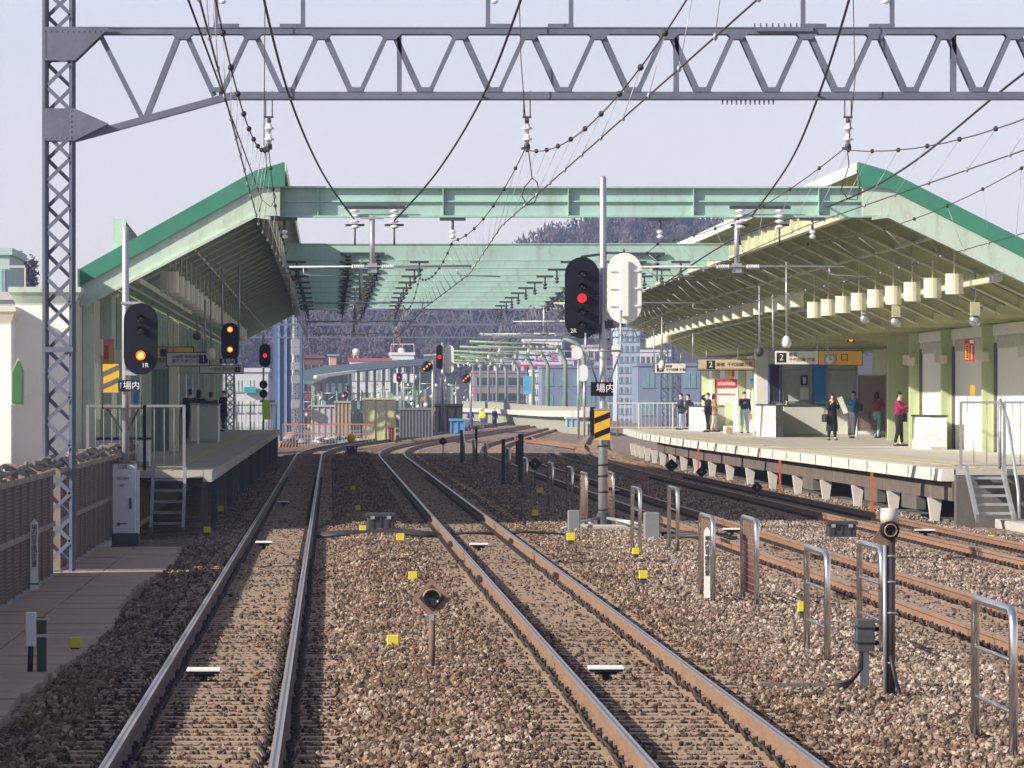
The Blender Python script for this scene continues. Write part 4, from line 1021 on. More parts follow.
for q in range(12): b.tube([(X+.11, Y-.09, z_(270)-q*.2), (X+.11, Y-.09, z_(270)-q*.2-.03)], .02, 5)
for py in (421, 447, 466, 477, 493, 511): b.lathe([(.105,0),(.11,.02),(.105,.04)], (X, Y, z_(py)), 'z', 10)
b.build('clips', rubber, t)
b = MB(); b.tube([(x_(585), Y-.3, z_(351)), (x_(621), Y-.3, z_(351))], .025, 6); b.tube([(x_(585), Y-.3, z_(333)), (x_(585), Y-.3, z_(351)), (x_(598), Y-.05, z_(385))], .022, 6); b.tube([(x_(620), Y-.3, z_(310)), (x_(620), Y-.3, z_(351)), (x_(608), Y-.05, z_(385))], .022, 6); b.build('step_frame', galv, t)
b = MB(); b.bx(x_(590.5), x_(613), Y-.16, Y-.13, z_(396), z_(382)); nb = b.build('name_plate', black, t)
text('場内', nb, (x_(605), Y-.165, z_(388.7)), .19, inkw)
b = MB(); b.bx(x_(594), x_(609.7), Y-.18, Y-.15, z_(440), z_(410)); hz_ = b.build('hazard_plate', hazard, t)
stripes(x_(594), x_(609.7), z_(441), z_(411), Y-.18, 2, hz_, black, .40)
b = MB(); b.bx(x_(593.5), x_(610), Y-.19, Y-.1, z_(410), z_(408.5)); b.build('plate_clamp', galv, t)
b = MB()
for dx in (-.8, .7, .95): b.tube([(X+dx*1.1, Y-.7, -.16), (X+dx*.6, Y-.4, -.02), (X+dx*.1, Y-.1, .05)], .03, 6)
b.build('cable', galv, t)
# ceiling-hung two-lamp signal on the left platform
Y = 150.0; z_ = lambda py: H-(py-VY)*Y/F; x_ = lambda px: (px-VX)*Y/F
t = thing('hanging_signal', 'canopy-hung signal with two orange lights above the left platform', 'signal', (x_(230), Y, z_(360)))
hb = head(t, x_(230), Y, z_(342), .42, .95, [(z_(329.5)-z_(342), 'o'), (z_(349.5)-z_(342), 'o')])
b = MB(); b.bx(x_(219.5), x_(237.5), Y-.02, Y+.01, z_(363.5), z_(358.5)); nb = b.build('name_plate', ink, t)
text('4 場内', nb, (x_(228.5), Y-.03, z_(361)), .12, inkw)
b = MB(); b.tube([(x_(222), Y+.1, z_(327)), (x_(222), Y+.1, z_(268))], .03, 6); b.tube([(x_(239), Y+.1, z_(340)), (x_(239), Y+.1, z_(264))], .03, 6); b.bar((x_(220), Y+.1, z_(325)), (x_(240), Y+.1, z_(325)), .04, .04); b.build('hanger', galv, t)
# small red signal at the far end of the left platform
Y = 287.0; z_ = lambda py: H-(py-VY)*Y/F; x_ = lambda px: (px-VX)*Y/F
t = thing('signal_post', 'small red signal with two round black discs at the left platform end', 'signal', (x_(264), Y, ZP))
b = MB(); b.tube([(x_(263.5), Y, ZP), (x_(263.5), Y, z_(336))], .05, 8); b.build('pole', galv, t)
head(t, x_(265), Y-.1, z_(355.5), .52, 1.12, [(0, 'r')])
for py in (384.5, 393.8):
    b = MB(); b.lathe([(.02,-.01),(.18,0),(.2,.03),(.19,.12),(.1,.14)], (x_(263.5), Y-.2, z_(py)), 'y', 16); b.build('round_disc', black, t)
b = MB(); b.bx(x_(263.2), x_(270), Y-.16, Y-.12, z_(419.5), z_(400)); b.build('lime_plate', limey, t)
b = MB(); b.bx(x_(260), x_(275), Y-.1, Y, z_(402.5), z_(400)); b.build('arm', galv, t)
# distant signals on the curve
def far_signal(label, px, py, w, h, Y, base_py, kind='r', rear=None):
    t = thing('signal_post', label, 'signal', ((px-VX)*Y/F, Y, H-(base_py-VY)*Y/F)); z_ = lambda q: H-(q-VY)*Y/F; x_ = lambda q: (q-VX)*Y/F
    b = MB(); b.tube([(x_(px+w*.55), Y+.1, z_(base_py)), (x_(px+w*.55), Y+.1, z_(py-h*.6))], .08, 8); b.build('pole', galv, t)
    if kind in ('r', 'o'): head(t, x_(px), Y, z_(py), w*Y/F, h*Y/F, [(0, kind)])
    else:
        b = MB(); R_ = w*Y/F/2; b.lathe([(R_*.5,-.01),(R_,0),(R_,.05)], (x_(px), Y, z_(py)), 'y', 18); f = b.build('round_board', black, t)
        b = MB()
        for q in (-.5, 0, .5): lamp_disc(b, x_(px)+q*R_, Y-.04, z_(py)+q*R_*.9, .055, 0)
        b.build('lens', lamp_or, f)
    if rear:
        b = MB(); xx, ww, y0, y1 = rear; b.prism([(x_(xx)+a, z_((y0+y1)/2)+c) for a, c in stadium(ww*Y/F, (y1-y0)*Y/F)], Y+.2, Y+.25); b.build('rear_shield', white, t)
    return t
far_signal('distant red signal beside a tall white rear shield, mid-picture', 439.5, 357, 6, 24, 290, 432, 'r', (449.5, 9, 345, 373))
far_signal('distant round board with three slanting orange lights, left one', 427, 366.5, 11, 11, 330, 430, 'd')
far_signal('distant round board with three slanting orange lights, beside the workers', 465.8, 378.5, 9, 9, 410, 425, 'd')
far_signal('tiny red signal in front of the far curved station roof', 399, 377.5, 5, 9, 520, 408, 'r')
far_signal('tiny lone red light low over the pale crates', 345.5, 395, 4, 6, 560, 410, 'r')
far_signal('tiny red light just above and right of another', 348.8, 388.5, 4, 6, 600, 410, 'r')

# pole with round eye, junction box
Y = 53.2; z_ = lambda py: H-(py-VY)*Y/F; x_ = lambda px: (px-VX)*Y/F
t = thing('repeater_post', 'brown post with a round black eye on top at lower right', 'post', (x_(889), Y, -.2))
b = MB(); b.tube([(x_(889.5), Y, -.25), (x_(889.5), Y, z_(536))], .052, 10); b.build('post', mat('dark_brown_post', (0.07,0.05,0.05), .5, var=.2), t)
b = MB(); b.tube([(x_(884.5), Y-.05, -.2), (x_(884.5), Y-.05, z_(545))], .018, 6); b.build('conduit', galv, t)
b = MB(); b.lathe([(.05,-.04),(.078,-.06),(.084,.0),(.084,.12),(.05,.16)], (x_(889.5), Y-.06, z_(530)), 'y', 18); b.build('eye_housing', black, t)
b = MB(); b.tube([(x_(889.5)+.055*math.cos(k*.524), Y-.125, z_(530)+.055*math.sin(k*.524)) for k in range(13)], .006, 5); b.build('lens_ring', mat('amber_ring', (0.35,0.22,0.10), .3), t)
b = MB(); b.lathe([(.078,0),(.082,.05),(.078,.13),(.05,.135)], (x_(889.5), Y, z_(523)), 'z', 14); b.build('cap', mat('cap_grey', (0.5,0.47,0.42), .6), t)
b = MB(); b.add([(x_(872), Y+.02, z_(540)), (x_(884), Y+.02, z_(524)), (x_(884), Y+.02, z_(546)), (x_(872), Y+.05, z_(540)), (x_(884), Y+.05, z_(524)), (x_(884), Y+.05, z_(546))], [(0,2,1),(3,4,5),(0,1,4,3),(1,2,5,4),(2,0,3,5)]); b.build('gusset', rustpost, t)
b = MB(); b.tube([(x_(890), Y-.06, z_(655)), (x_(895), Y-.06, z_(680)), (x_(900), Y-.06, z_(695)), (x_(893), Y-.06, z_(699))], .02, 6); b.build('cable', rubber, t)
b = MB()
for py in (557, 583, 614, 664): b.lathe([(.056,0),(.06,.01),(.056,.02)], (x_(889.5), Y, z_(py)), 'z', 10)
b.build('band', galv, t)
Y = 54.5; z_ = lambda py: H-(py-VY)*Y/F; x_ = lambda px: (px-VX)*Y/F
t = thing('junction_box', 'dark junction box with side bolts on a short stake', 'junction box', (x_(864), Y, -.2))
b = MB(); b.rbox(x_(855.5), x_(874), Y-.08, Y+.1, z_(651), z_(619), .012); b.bx(x_(854.5), x_(875), Y-.1, Y+.11, z_(627), z_(625)); b.bx(x_(854.5), x_(875), Y-.1, Y+.11, z_(642), z_(640)); b.build('box', mat('box_dark', (0.06,0.065,0.075), .5, var=.2), t)
b = MB()
for py in (629, 643):
    for sx in (-1, 1): b.lathe([(.02,0),(.024,.03),(.012,.05)], (x_(864.5)+sx*.085, Y, z_(py)), 'x', 8)
b.build('gland', black, t)
b = MB(); b.bx(x_(860), x_(869), Y-.02, Y+.04, -.25, z_(651)); b.build('stake', galv, t)
b = MB()
for k in range(3): b.tube([(x_(861), Y-.05, z_(652)), (x_(861-2*k), Y-.05, z_(668+k*3)), (x_(850-2*k), Y-.08, z_(680+k*3)), (x_(833), Y-.1, z_(684+k))], .018, 6)
b.build('cable', rubber, t)
b = MB(); b.bx(0, .58, 0, .09, 0, .045); o = b.build('trough_cover', mat('cover_grey', (0.13,0.12,0.115), .8), at=(0,0,0)); o.location = (G(764,686,-.15).x, G(764,686,-.15).y, -.17); tag(o, 'flat grey cable cover lying in the ballast left of the junction box', 'cable cover')
# small box on stake, lower left
Y = 58.5; z_ = lambda py: H-(py-VY)*Y/F; x_ = lambda px: (px-VX)*Y/F
t = thing('junction_box', 'pale grey box on a short green stake beside the walkway', 'junction box', (x_(36), Y, -.25))
b = MB(); b.rbox(x_(25.5), x_(36), Y-.06, Y+.06, z_(646), z_(612), .01); b.build('box', mat('cabinet_white', (0,0,0)), t)
b = MB(); b.bx(x_(37), x_(46.5), Y-.03, Y+.05, -.3, z_(617)); b.build('stake', mat('dark_green', (0.04,0.06,0.05), .6), t)
b = MB(); b.bx(x_(34), x_(48), Y-.04, Y+.06, z_(637), z_(634)); b.bx(x_(34), x_(48), Y-.04, Y+.06, z_(620), z_(618)); b.build('strap', galv, t)
b = MB(); b.tube([(x_(31), Y, z_(645)), (x_(30), Y, z_(672))], .03, 6); b.build('cable', rubber, t)
b = MB(); b.ell((x_(52), Y-.1, -.24), (.055,.05,.04)); tag(b.build('stone_block', mat('pale_stone', (0.5,0.4,0.3), .8), at=(x_(52), Y-.1, -.25)), 'pale loose stone at the foot of the green stake', 'stone')

# ================= steel tube railings =================
def railing_proto(Ln=2.6, h=1.14, mesh=False, label=''):
    t = thing('tube_railing', label, 'railing', (0,0,0), 'bent steel tube railings between the tracks')
    R_ = .034; bz_ = -.1; top = 0.97
    pp = [(0, 0, bz_), (0, 0, top-.12), (0, .035, top-.035), (0, .12, top), (0, Ln-.12, top), (0, Ln-.035, top-.035), (0, Ln, top-.12), (0, Ln, bz_)]
    b = MB(); b.tube(pp, R_, 8); b.build('bent_tube', stainless, t)
    b = MB()
    for zz in ((.60, .22) if not mesh else [.05+.085*k for k in range(11)]): b.tube([(0, .03, zz), (0, Ln-.03, zz)], .016 if not mesh else .008, 6)
    b.build('rung', stainless if not mesh else rustpost, t)
    if mesh:
        b = MB()
        for k in range(1, 9): b.tube([(0, Ln*k/9, 0), (0, Ln*k/9, top-.03)], .012, 5)
        b.build('upright_bar', rustpost, t)
    return t
RL = [(43.9,5.0,0,'nearest bent steel tube railing, cut close to the lower right edge'),
 (60.2,4.99,0,'bent steel tube railing left of the dark junction box'),
 (62.2,5.72,0,'bent steel tube railing directly behind the post with the round eye'),
 (78.0,4.98,1,'barred rusty railing carrying the narrow white marker post'),
 (76.5,5.44,1,'barred rusty railing with bright top right of the marker post'),
 (103.2,5.33,0,'bent steel tube railing right of the tall signal foot, inner one'),
 (103.6,6.0,0,'bent steel tube railing right of the tall signal foot, outer one'),
 (124.5,5.32,1,'pinkish barred railing touching the left of the tall signal pole'),
 (125.5,5.92,1,'pinkish barred railing touching the right of the tall signal pole'),
 (145,5.38,0,'tube railing left of the tall signal, paired beside the black diamond'),
 (157,5.15,0,'tube railing in the shade just left of the black diamond marker'),
 (135,5.45,0,'tube railing in the shade immediately behind the pinkish one'),
 (187,5.6,0,'small far tube railing between the two darkest upright posts'),
 (212,5.55,0,'small far tube railing left of the darkest upright posts'),
 (232,5.6,0,'tiny far tube railing, one before the last of the row'),
 (255,5.7,0,'tiny far tube railing, last of the row by the white shield')]
pr0 = railing_proto(label=RL[0][3]); pr1 = railing_proto(mesh=True, label=RL[3][3])
used = {0: False, 1: False}
for y, x, k, lb in RL:
    p = pr1 if k else pr0
    if not used[k]: used[k] = True; p.location = (x, y, -.06)
    else: copy_tree(p, (x, y, -.06), label=lb)
Y = 77.7; x0, x1 = (704.2-VX)*Y/F, (710.2-VX)*Y/F; zz = lambda py: H-(py-VY)*Y/F
t = thing('marker_post', 'narrow white marker post with black characters on the barred railing', 'marker post', (x0, Y, -.2))
b = MB(); b.prism([(x0, zz(598)), (x1, zz(598)), (x1, zz(531)), ((x0+x1)/2, zz(527)), (x0, zz(531))], Y, Y+.04); b.build('post', white, t)
text('場\n内\n信\n号\n確\n認\n位\n置', t, ((x0+x1)/2, Y-.004, zz(556)), .068, ink, lh=.95)
# dark upright posts made of old rail
for px, pt, pb, lb in ((503.3,439,486,'dark upright old-rail post left of the diamond marker'), (520.8,434,484,'thickest dark upright old-rail post beside the loop of cable'), (476.2,427,461,'slim dark upright post, left of the paired far railings'), (461.5,430,464,'slim dark upright post, leftmost of the far posts'), (518,441,470,'short brown stub post just behind the thickest dark post')):
    q = G(px, pb, -.2); b = MB(); w_ = .055 if px < 515 else .085
    zt_ = H-(pt-VY)*q.y/F
    b.prism([(q.x-w_, 0), (q.x+w_, 0), (q.x+w_, .02), (q.x-w_, .02)][::1], q.y, q.y+.02) if False else None
    b.bx(q.x-w_, q.x+w_, q.y-.006, q.y+.006, -.25, zt_); b.bx(q.x-w_, q.x-w_+.015, q.y-.06, q.y+.06, -.25, zt_); b.bx(q.x+w_-.015, q.x+w_, q.y-.04, q.y+.04, -.25, zt_+.02)
    tag(b.build('rail_post', mat('old_rail_dark', (0.05,0.035,0.03), .7, var=.2), at=(q.x, q.y, -.2)), lb, 'post')

# ================= track-side small things =================
def cube_marker(px, py, s_px, lb):
    zb_ = -.2 if px < 300 else (-.10 if px < 1000 else .0)
    q = G(px, py + s_px*.5, zb_); s = s_px*q.y/F
    t = thing('marker_block', lb, 'marker block', (q.x, q.y, -.2), 'yellow marker blocks in the ballast')
    b = MB(); b.rbox(q.x-s/2, q.x+s/2, q.y-.02, q.y+.08, zb_+s*.12, zb_+s, .008); b.build('yellow_cap', yellow, t)
    b = MB(); b.bx(q.x-s*.35, q.x+s*.35, q.y-.0, q.y+.06, -.3, zb_+s*.12); b.build('stake', darkgrey, t)
for px, py, sp_, lb in ((75,643,12,'yellow block at the ballast edge near the green stake'),(207,530,6.5,'yellow block at the corner of the walkway end'),(220.5,509,6,'yellow block just right of the left platform steps'),
 (236.6,489,5.5,'yellow block alongside the left platform, middle one of three'),(259,467.5,4.5,'tiny yellow block beside the left rail, level with the platform'),
 (393,641,12,'yellow block left of the brown diamond sign post'),(413,576,9,'yellow block above and left of the brown diamond sign'),(362.8,529,7,'yellow block touching the left of the black trackside case'),(400.5,537.5,8,'yellow block on the cables right of the black trackside case'),
 (357.8,508,5,'yellow block in the shade above the black trackside case'),(353,488,4.5,'small yellow block in the shade between the two left tracks'),(571,537,8.5,'yellow block with dark foot left of the tall signal foot'),
 (539.7,490.6,6,'yellow block in the shade below the black diamond marker'),(535,513,6.5,'yellow block at the front edge of the shade'),(643.5,575,9,'yellow block below the paired tube railings'),(803.5,607,11,'yellow block left of the lone two-tube railing'),
 (786.3,451,3.5,'tiny yellow block among the right platform piers'),(636,551.5,7,'yellow block at the base of the inner tube railing'),(679.5,489,4,'tiny yellow block between the two orange tracks')):
    cube_marker(px, py, sp_, lb)
t_ = G(1010, 536, -.1)
def diamond(px, py, half, base, lb, rust=False):
    q = G(px, base, -.2); Y = q.y; zc = H-(py-VY)*Y/F; h = half*Y/F; X = (px-VX)*Y/F
    t = thing('diamond_marker', lb, 'diamond marker', (X, Y, -.2))
    b = MB(); b.prism([(X-h, zc), (X, zc-h), (X+h, zc), (X, zc+h)], Y-.03, Y-.005); pl_ = b.build('diamond_plate', mat('rust_border', (0.24,0.15,0.10), .7, var=.2, scale=10) if rust else black, t)
    if rust:
        b = MB(); g = h*.68; b.prism([(X-g, zc), (X, zc-g), (X+g, zc), (X, zc+g)], Y-.036, Y-.032); b.build('dark_centre', mat('dark_centre', (0.035,0.03,0.032), .5), pl_)
        b = MB(); b.lathe([(h*.05,-.05),(h*.33,-.05),(h*.40,-.08),(h*.44,-.06),(h*.44,-.03)], (X, Y, zc), 'y', 20); b.build('lens', mat('cold_lens', (0.02,0.02,0.022), .12), pl_)
        b = MB(); pp = []
        for k in range(12):
            a = math.pi*(.05+.9*k/11); pp.append((X+h*.46*math.cos(a), Y-.10, zc+h*.46*math.sin(a)))
        b.tube(pp, .008, 5); b.build('hood', mat('hood_tan', (0.35,0.26,0.18), .5), pl_)
    else:
        b = MB(); b.ell((X, Y-.04, zc), (.03,.02,.03)); b.build('stud', galv, pl_)
    b = MB(); b.tube([(X, Y, -.25), (X, Y, zc-h*.55)], .032 if rust else .025, 8); b.build('post', rustpost if rust else darkgrey, t)
    b = MB(); b.bx(X-.02, X+.02, Y-.05, Y-.03, zc-h*1.15, zc-h*.85); b.build('bracket', galv, t)
diamond(432, 598, 19.5, 679, 'rusty diamond sign with a round dark lamp, between the two left tracks', True)
diamond(535, 464, 7, 487, 'black diamond marker on a short post in the shade, largest black one')
diamond(671.5, 465.5, 7, 482, 'black diamond marker between the orange tracks, front of the piers')
diamond(701.5, 472, 6, 489, 'black diamond marker touching the barred railing top')
diamond(757, 487.5, 6, 503, 'black diamond marker peeping out right of the second barred railing')
diamond(443, 441.5, 4.5, 456, 'tiny black diamond marker at the foot of the white rear shield')
def balise(px, py, wpx, lb, z=-.03):
    q = G(px, py, z); w_ = wpx*q.y/F
    t = thing('track_beacon', lb, 'track beacon', (q.x, q.y, -.2), 'white-topped beacons between the rails')
    b = MB(); b.rbox(q.x-w_/2, q.x+w_/2, q.y-.12, q.y+.12, z-.03, z, .008); b.build('plate', white, t)
    b = MB(); b.bx(q.x-w_*.46, q.x+w_*.46, q.y-.11, q.y+.11, z-.055, z-.031); b.bx(q.x-.03, q.x+.03, q.y-.05, q.y+.05, -.22, z-.056); b.bx(q.x-w_*.3, q.x+w_*.3, q.y-.03, q.y+.03, z-.085, z-.056); b.build('stand', black, t)
for px, py, w_, lb in ((204,667.5,34,'white beacon plate between the rails of the left track, nearest'),(264,541,17,'white beacon plate in the left track, halfway to the platform'),(283.5,501,11,'small shaded beacon plate in the left track beside the platform'),
  (606,665.5,36,'white beacon plate in the shiny second track, nearest'),(479,543,19,'white beacon plate in the second track beside the cable crossing'),(732,528,18,'white beacon plate in the near orange track by the barred railing'),(925,529,20,'white beacon plate in the far orange track near the steps'),(616,489.5,7,'tiny white beacon plate right of the tall signal pole')):
    balise(px, py, w_, lb)
def case(px0, px1, pyt, pyb, lb, dpt=.5):
    q = G((px0+px1)/2, pyb, -.15); Y = q.y; x0, x1 = (px0-VX)*Y/F, (px1-VX)*Y/F; zt_ = H-(pyt-VY)*Y/F
    t = thing('trackside_case', lb, 'trackside case', (q.x, Y, -.2))
    b = MB(); b.rbox(x0+.03, x1-.03, Y, Y+dpt, -.15, zt_-.03, .03); b.build('body', mat('case_black', (0.04,0.04,0.045), .5, var=.3, scale=8), t)
    b = MB(); b.rbox(x0, x1, Y-.03, Y+dpt+.03, zt_-.07, zt_, .02); 
    for k in (.25, .5, .75): b.bx(x0+(x1-x0)*k-.012, x0+(x1-x0)*k+.012, Y-.02, Y-.001, -.1, zt_-.07)
    b.build('lid', mat('case_black', (0,0,0)), t)
    b = MB(); b.bx(x0+.1, x0+.18, Y-.05, Y-.02, zt_-.12, zt_-.06); b.bx(x1-.18, x1-.1, Y-.05, Y-.02, zt_-.12, zt_-.06); b.build('latch', galv, t)
    b = MB(); b.bx(x0-.05, x1+.05, Y-.06, Y+dpt+.06, -.22, -.152); b.build('base', conc, t)
    return t
case(365.5, 396, 513, 533, 'black lidded trackside case between the two left tracks')
case(826, 858, 521, 537, 'black point machine with round end between the orange tracks', .4)
case(346, 358, 446, 456, 'small dark case with a yellow top far between the left tracks')
q = G(351, 456, -.15); b = MB(); b.ell((q.x+.02, q.y, H-(438.5-VY)*q.y/F), (.2,.15,.22)); tag(b.build('yellow_cover', yellow, at=tuple(q)), 'round yellow cover sitting on the small dark far case', 'cover')
b = MB(); r = random.Random(4)
for k in range(4):
    y0 = 113.5+k*.7; b.tube([(-.3, y0, -.13), (.15, y0+r.uniform(-.3,.3), -.10), (.55, y0, -.08), (1.3, y0+.4, -.07), (1.75, y0+r.uniform(-.5,.5), -.10), (2.1, y0+.2, -.13)], .035, 7)
tag(b.build('crossing_cables', mat('thick_cable', (0.035,0.03,0.03), .6, var=.3), at=(-.3, 113.5, -.2)), 'bunch of thick dark cables crossing in front of the black case', 'cables')
b = MB(); b.tube([(2.3, 116, -.14), (2.7, 116.2, -.12), (3.2, 116.1, -.14)], .03, 6); b.tube([(3.4, 116, -.14), (3.8, 116.3, -.1), (4.6, 116, -.16)], .03, 6)
tag(b.build('crossing_cables', mat('thick_cable', (0,0,0)), at=(2.3, 116, -.2)), 'thin dark cable passing beneath the shiny second track', 'cables')
b = MB(); b.rbox(5.95, 6.25, 113.6, 114.0, -.3, .32, .02); tag(b.build('equipment_box', mat('box_grey', (0.2,0.21,0.22), .6, var=.15), at=(6.1, 113.8, -.2)), 'slim grey box standing right of the tall signal foot', 'box')
b = MB(); b.rbox(4.75, 5.0, 119.8, 120.1, -.3, .25, .02); tag(b.build('equipment_box', mat('box_grey', (0,0,0)), at=(4.9, 119.9, -.2)), 'small grey box standing left of the tall signal foot', 'box')
b = MB()
for k in range(3): b.tube([(6.3, 113+k*.9, -.12+.03*k), (7.0, 112.6+k, -.1), (7.6, 112.2+k*1.3, -.14)], .05, 6)
tag(b.build('crossing_cables', mat('thick_cable', (0,0,0)), at=(6.3, 113, -.2)), 'thick dark hoses lying between the paired railings and orange track', 'cables')

# ================= stairs, fences at platform ends =================
def stairs(lb, X0, X1, Yt, Yb, zt, zb, n=5, m=None):
    m = m or galv
    t = thing('steps', lb, 'steps', (X0, Yb, zb))
    for k in range(n):
        q = k/(n); z = zt-.15-(zt-zb-.1)*q; y = Yt-(Yt-Yb)*q
        b = MB(); b.bx(X0+.03, X1-.03, y-.28, y, z-.05, z); b.build('tread', m, t)
    for x in (X0, X1):
        b = MB(); b.bar((x, Yt, zt), (x, Yb-.2, zb), .06, .18); b.build('stringer', m, t)
    return t
stairs('steel steps up to the near end of the left platform', -3.56, -2.92, 120.9, 119.4, ZP+.0, -.15, m=steelgrey)
stairs('steel steps at the near end of the right platform', 13.1, 13.84, 123.5, 121.6, ZP, .05)
def bar_fence(lb, pts_, zb, zt, step=.13, m=None, posts=1.6):
    t = thing('bar_fence', lb, 'fence', (*pts_[0], zb))
    b = MB()
    for (xa, ya), (xb, yb) in zip(pts_[:-1], pts_[1:]):
        L_ = math.hypot(xb-xa, yb-ya); n = max(1, int(L_/step))
        for k in range(n+1): x, y = xa+(xb-xa)*k/n, ya+(yb-ya)*k/n; b.tube([(x, y, zb+.08), (x, y, zt)], .009, 4)
    b.build('bars', m or galv, t)
    b = MB()
    for (xa, ya), (xb, yb) in zip(pts_[:-1], pts_[1:]):
        b.bar((xa, ya, zt), (xb, yb, zt), .05, .05); b.bar((xa, ya, zb+.08), (xb, yb, zb+.08), .03, .03)
    b.build('rail', m or galv, t)
    for (xa, ya), (xb, yb) in zip(pts_[:-1], pts_[1:]):
        n = max(1, round(math.hypot(xb-xa, yb-ya)/posts))
        for k in range(n+1):
            x, y = xa+(xb-xa)*k/n, ya+(yb-ya)*k/n; b = MB(); b.bx(x-.03, x+.03, y-.03, y+.03, zb, zt+.02); b.build('fence_post', m or galv, t)
    return t
bar_fence('grey barred gate across the near end of the left platform', [(-4.9,121.3),(-3.75,121.3),(-2.95,121.3)], ZP, 2.33, .16, posts=.8, m=steelgrey)
bar_fence('barred fence and gate above the right platform steps', [(13.05,124.1),(13.85,124.1)], ZP, 2.40, .2, posts=.8)
bar_fence('long barred fence on the right platform end at the picture edge', [(13.95,124.1),(17.4,124.1)], ZP, 2.40, .16, posts=1.7)
bar_fence('barred fence closing the far end of the left platform', [(-5.1,289.5),(-2.6,289.5)], ZP, 2.2, .2)
bar_fence('pale barred fence closing the far end of the right platform', [(13.6,297),(22,297)], ZP, 2.3, .2, m=cream)
t = thing('handrail', 'sloping grey handrail down the right platform steps', 'handrail', (13.85, 123, .1))
b = MB(); b.tube([(13.84, 123.9, 2.45), (13.88, 122.8, 2.0), (13.95, 121.6, .6), (13.95, 121.4, .05)], .035, 8); b.tube([(13.84, 123.9, ZP), (13.84, 123.9, 2.45)], .03, 8); b.build('tube', galv, t)
t = thing('site_fence', 'white panelled fence with blue-grey top rail at the right edge', 'fence', (14.1, 121, .05))
b = MB(); b.bx(14.25, 18.5, 120.9, 120.96, .1, 2.16); b.build('panel', mat('fence_white', (0.60,0.60,0.57), .6, var=.06, dirt=(.35,.34,.3), damt=.5), t)
b = MB(); b.bx(14.1, 18.5, 120.8, 121.0, 2.16, 2.28); b.build('top_rail', mat('rail_blue', (0.25,0.32,0.42), .5), t)
b = MB()
for x in (14.2, 14.9, 16.2, 17.5): b.bx(x, x+.06, 120.82, 120.88, 0, 2.16)
b.bx(14.2, 18.5, 120.83, 120.87, 1.05, 1.10); b.bx(14.2, 18.5, 120.83, 120.87, 1.6, 1.62); b.build('fence_post', galv, t)
t = thing('junction_box', 'small grey box on a post at the foot of the white fence', 'junction box', (13.9, 119.6, 0))
b = MB(); b.rbox(13.93, 14.08, 119.5, 119.62, .15, .62, .01); b.build('box', galv, t); b = MB(); b.bx(13.85, 13.93, 119.5, 119.6, -.05, .7); b.build('stake', darkgrey, t)
cube_marker(991.5, 538, 6, 'small yellow block at the right picture edge below the white fence')
# poles & fixtures hanging from the canopies
def hang(px, pyt, pyb, Y, kind, lb, r=.028):
    x = (px-VX)*Y/F; z0 = H-(pyb-VY)*Y/F; z1 = H-(pyt-VY)*Y/F
    t = thing({'lamp':'hanging_camera','rod':'hanging_rod','ball':'loudspeaker'}[kind], lb, {'lamp':'camera','rod':'rod','ball':'loudspeaker'}[kind], (x, Y, z1))
    b = MB(); b.tube([(x, Y, z1), (x, Y, z0)], r, 6); b.build('rod', galv, t)
    if kind == 'lamp':
        b = MB(); b.lathe([(.05,.0),(.10,-.08),(.12,-.2),(.09,-.28),(.02,-.3)], (x, Y, z0+.05), 'z', 12); b.build('housing', white, t)
    if kind == 'ball':
        b = MB(); b.ell((x, Y, z0-.08), (.12,.12,.13)); b.build('housing', darkgrey, t)
    return t
for a in ((786.5,262,338,150,'lamp','white camera on a long rod above the office sign'),(759.5,286,349,160,'ball','dark loudspeaker on a rod left of the office sign'),
          (662,317,362,200,'lamp','small white camera on a rod above the small platform sign'),(654,330,372,235,'rod','thin rod hanging just left of the small platform sign'),
          (773,295,350,175,'rod','thin rod holding the left end of the office sign'),(817,320,350,200,'rod','thin rod holding the middle of the office sign'),(828,318,355,198,'rod','thin rod holding the small clock'),
          (738,317,360,225,'rod','thin rod holding the right end of the beige sign'),(693,330,361,235,'rod','thin rod holding the left end of the beige sign'),
          (197,290,333,165,'ball','dark loudspeaker hanging over the left platform'),(211,272,350,150,'lamp','small white camera beside the hanging orange signal'),(168,312,352,150,'rod','thin rod holding the left end of the grey platform sign'),(205,300,352,150,'rod','thin rod holding the right end of the grey platform sign')):
    hang(*a)
for px, py, Y, lb in ((896,322,150,'round lamp fitting in front of the third green column'),(865,319,160,'round lamp fitting under the cream covers, right of the exit sign'),(975,321,134,'round lamp fitting near the right edge under the roof')):
    x = (px-VX)*Y/F; z = H-(py-VY)*Y/F; t = thing('ceiling_lamp', lb, 'lamp', (x, Y, z+.4))
    b = MB(); b.bx(x-.1, x+.1, Y-.1, Y+.1, z+.12, z+.42); b.build('bracket', mat('fixture_olive', (0.4,0.42,0.28), .6), t)
    b = MB(); b.lathe([(.03,-.05),(.11,-.04),(.13,.02),(.13,.12),(.05,.16)], (x, Y-.02, z), 'y', 14); b.build('lamp_drum', galv, t)
    b = MB(); b.tube([(x, Y, z+.42), (x, Y, 5.0 if px < 970 else 5.4)], .025, 6); b.build('rod', galv, t)
t = thing('lit_sign', 'tiny lit orange indicator under the roof by the exit sign', 'indicator', P(851,340,205)[:])
q = P(851,340,205); b = MB(); b.bx(q.x-.13, q.x+.13, q.y, q.y+.1, q.z-.08, q.z+.08); b.build('housing', darkgrey, t); b = MB(); b.ell((q.x, q.y-.01, q.z), (.07,.02,.055)); b.build('lamp', lamp_or, t); b = MB(); b.tube([(q.x, q.y+.05, q.z+.08), (q.x, q.y+.05, 4.4)], .02, 5); b.build('rod', galv, t)

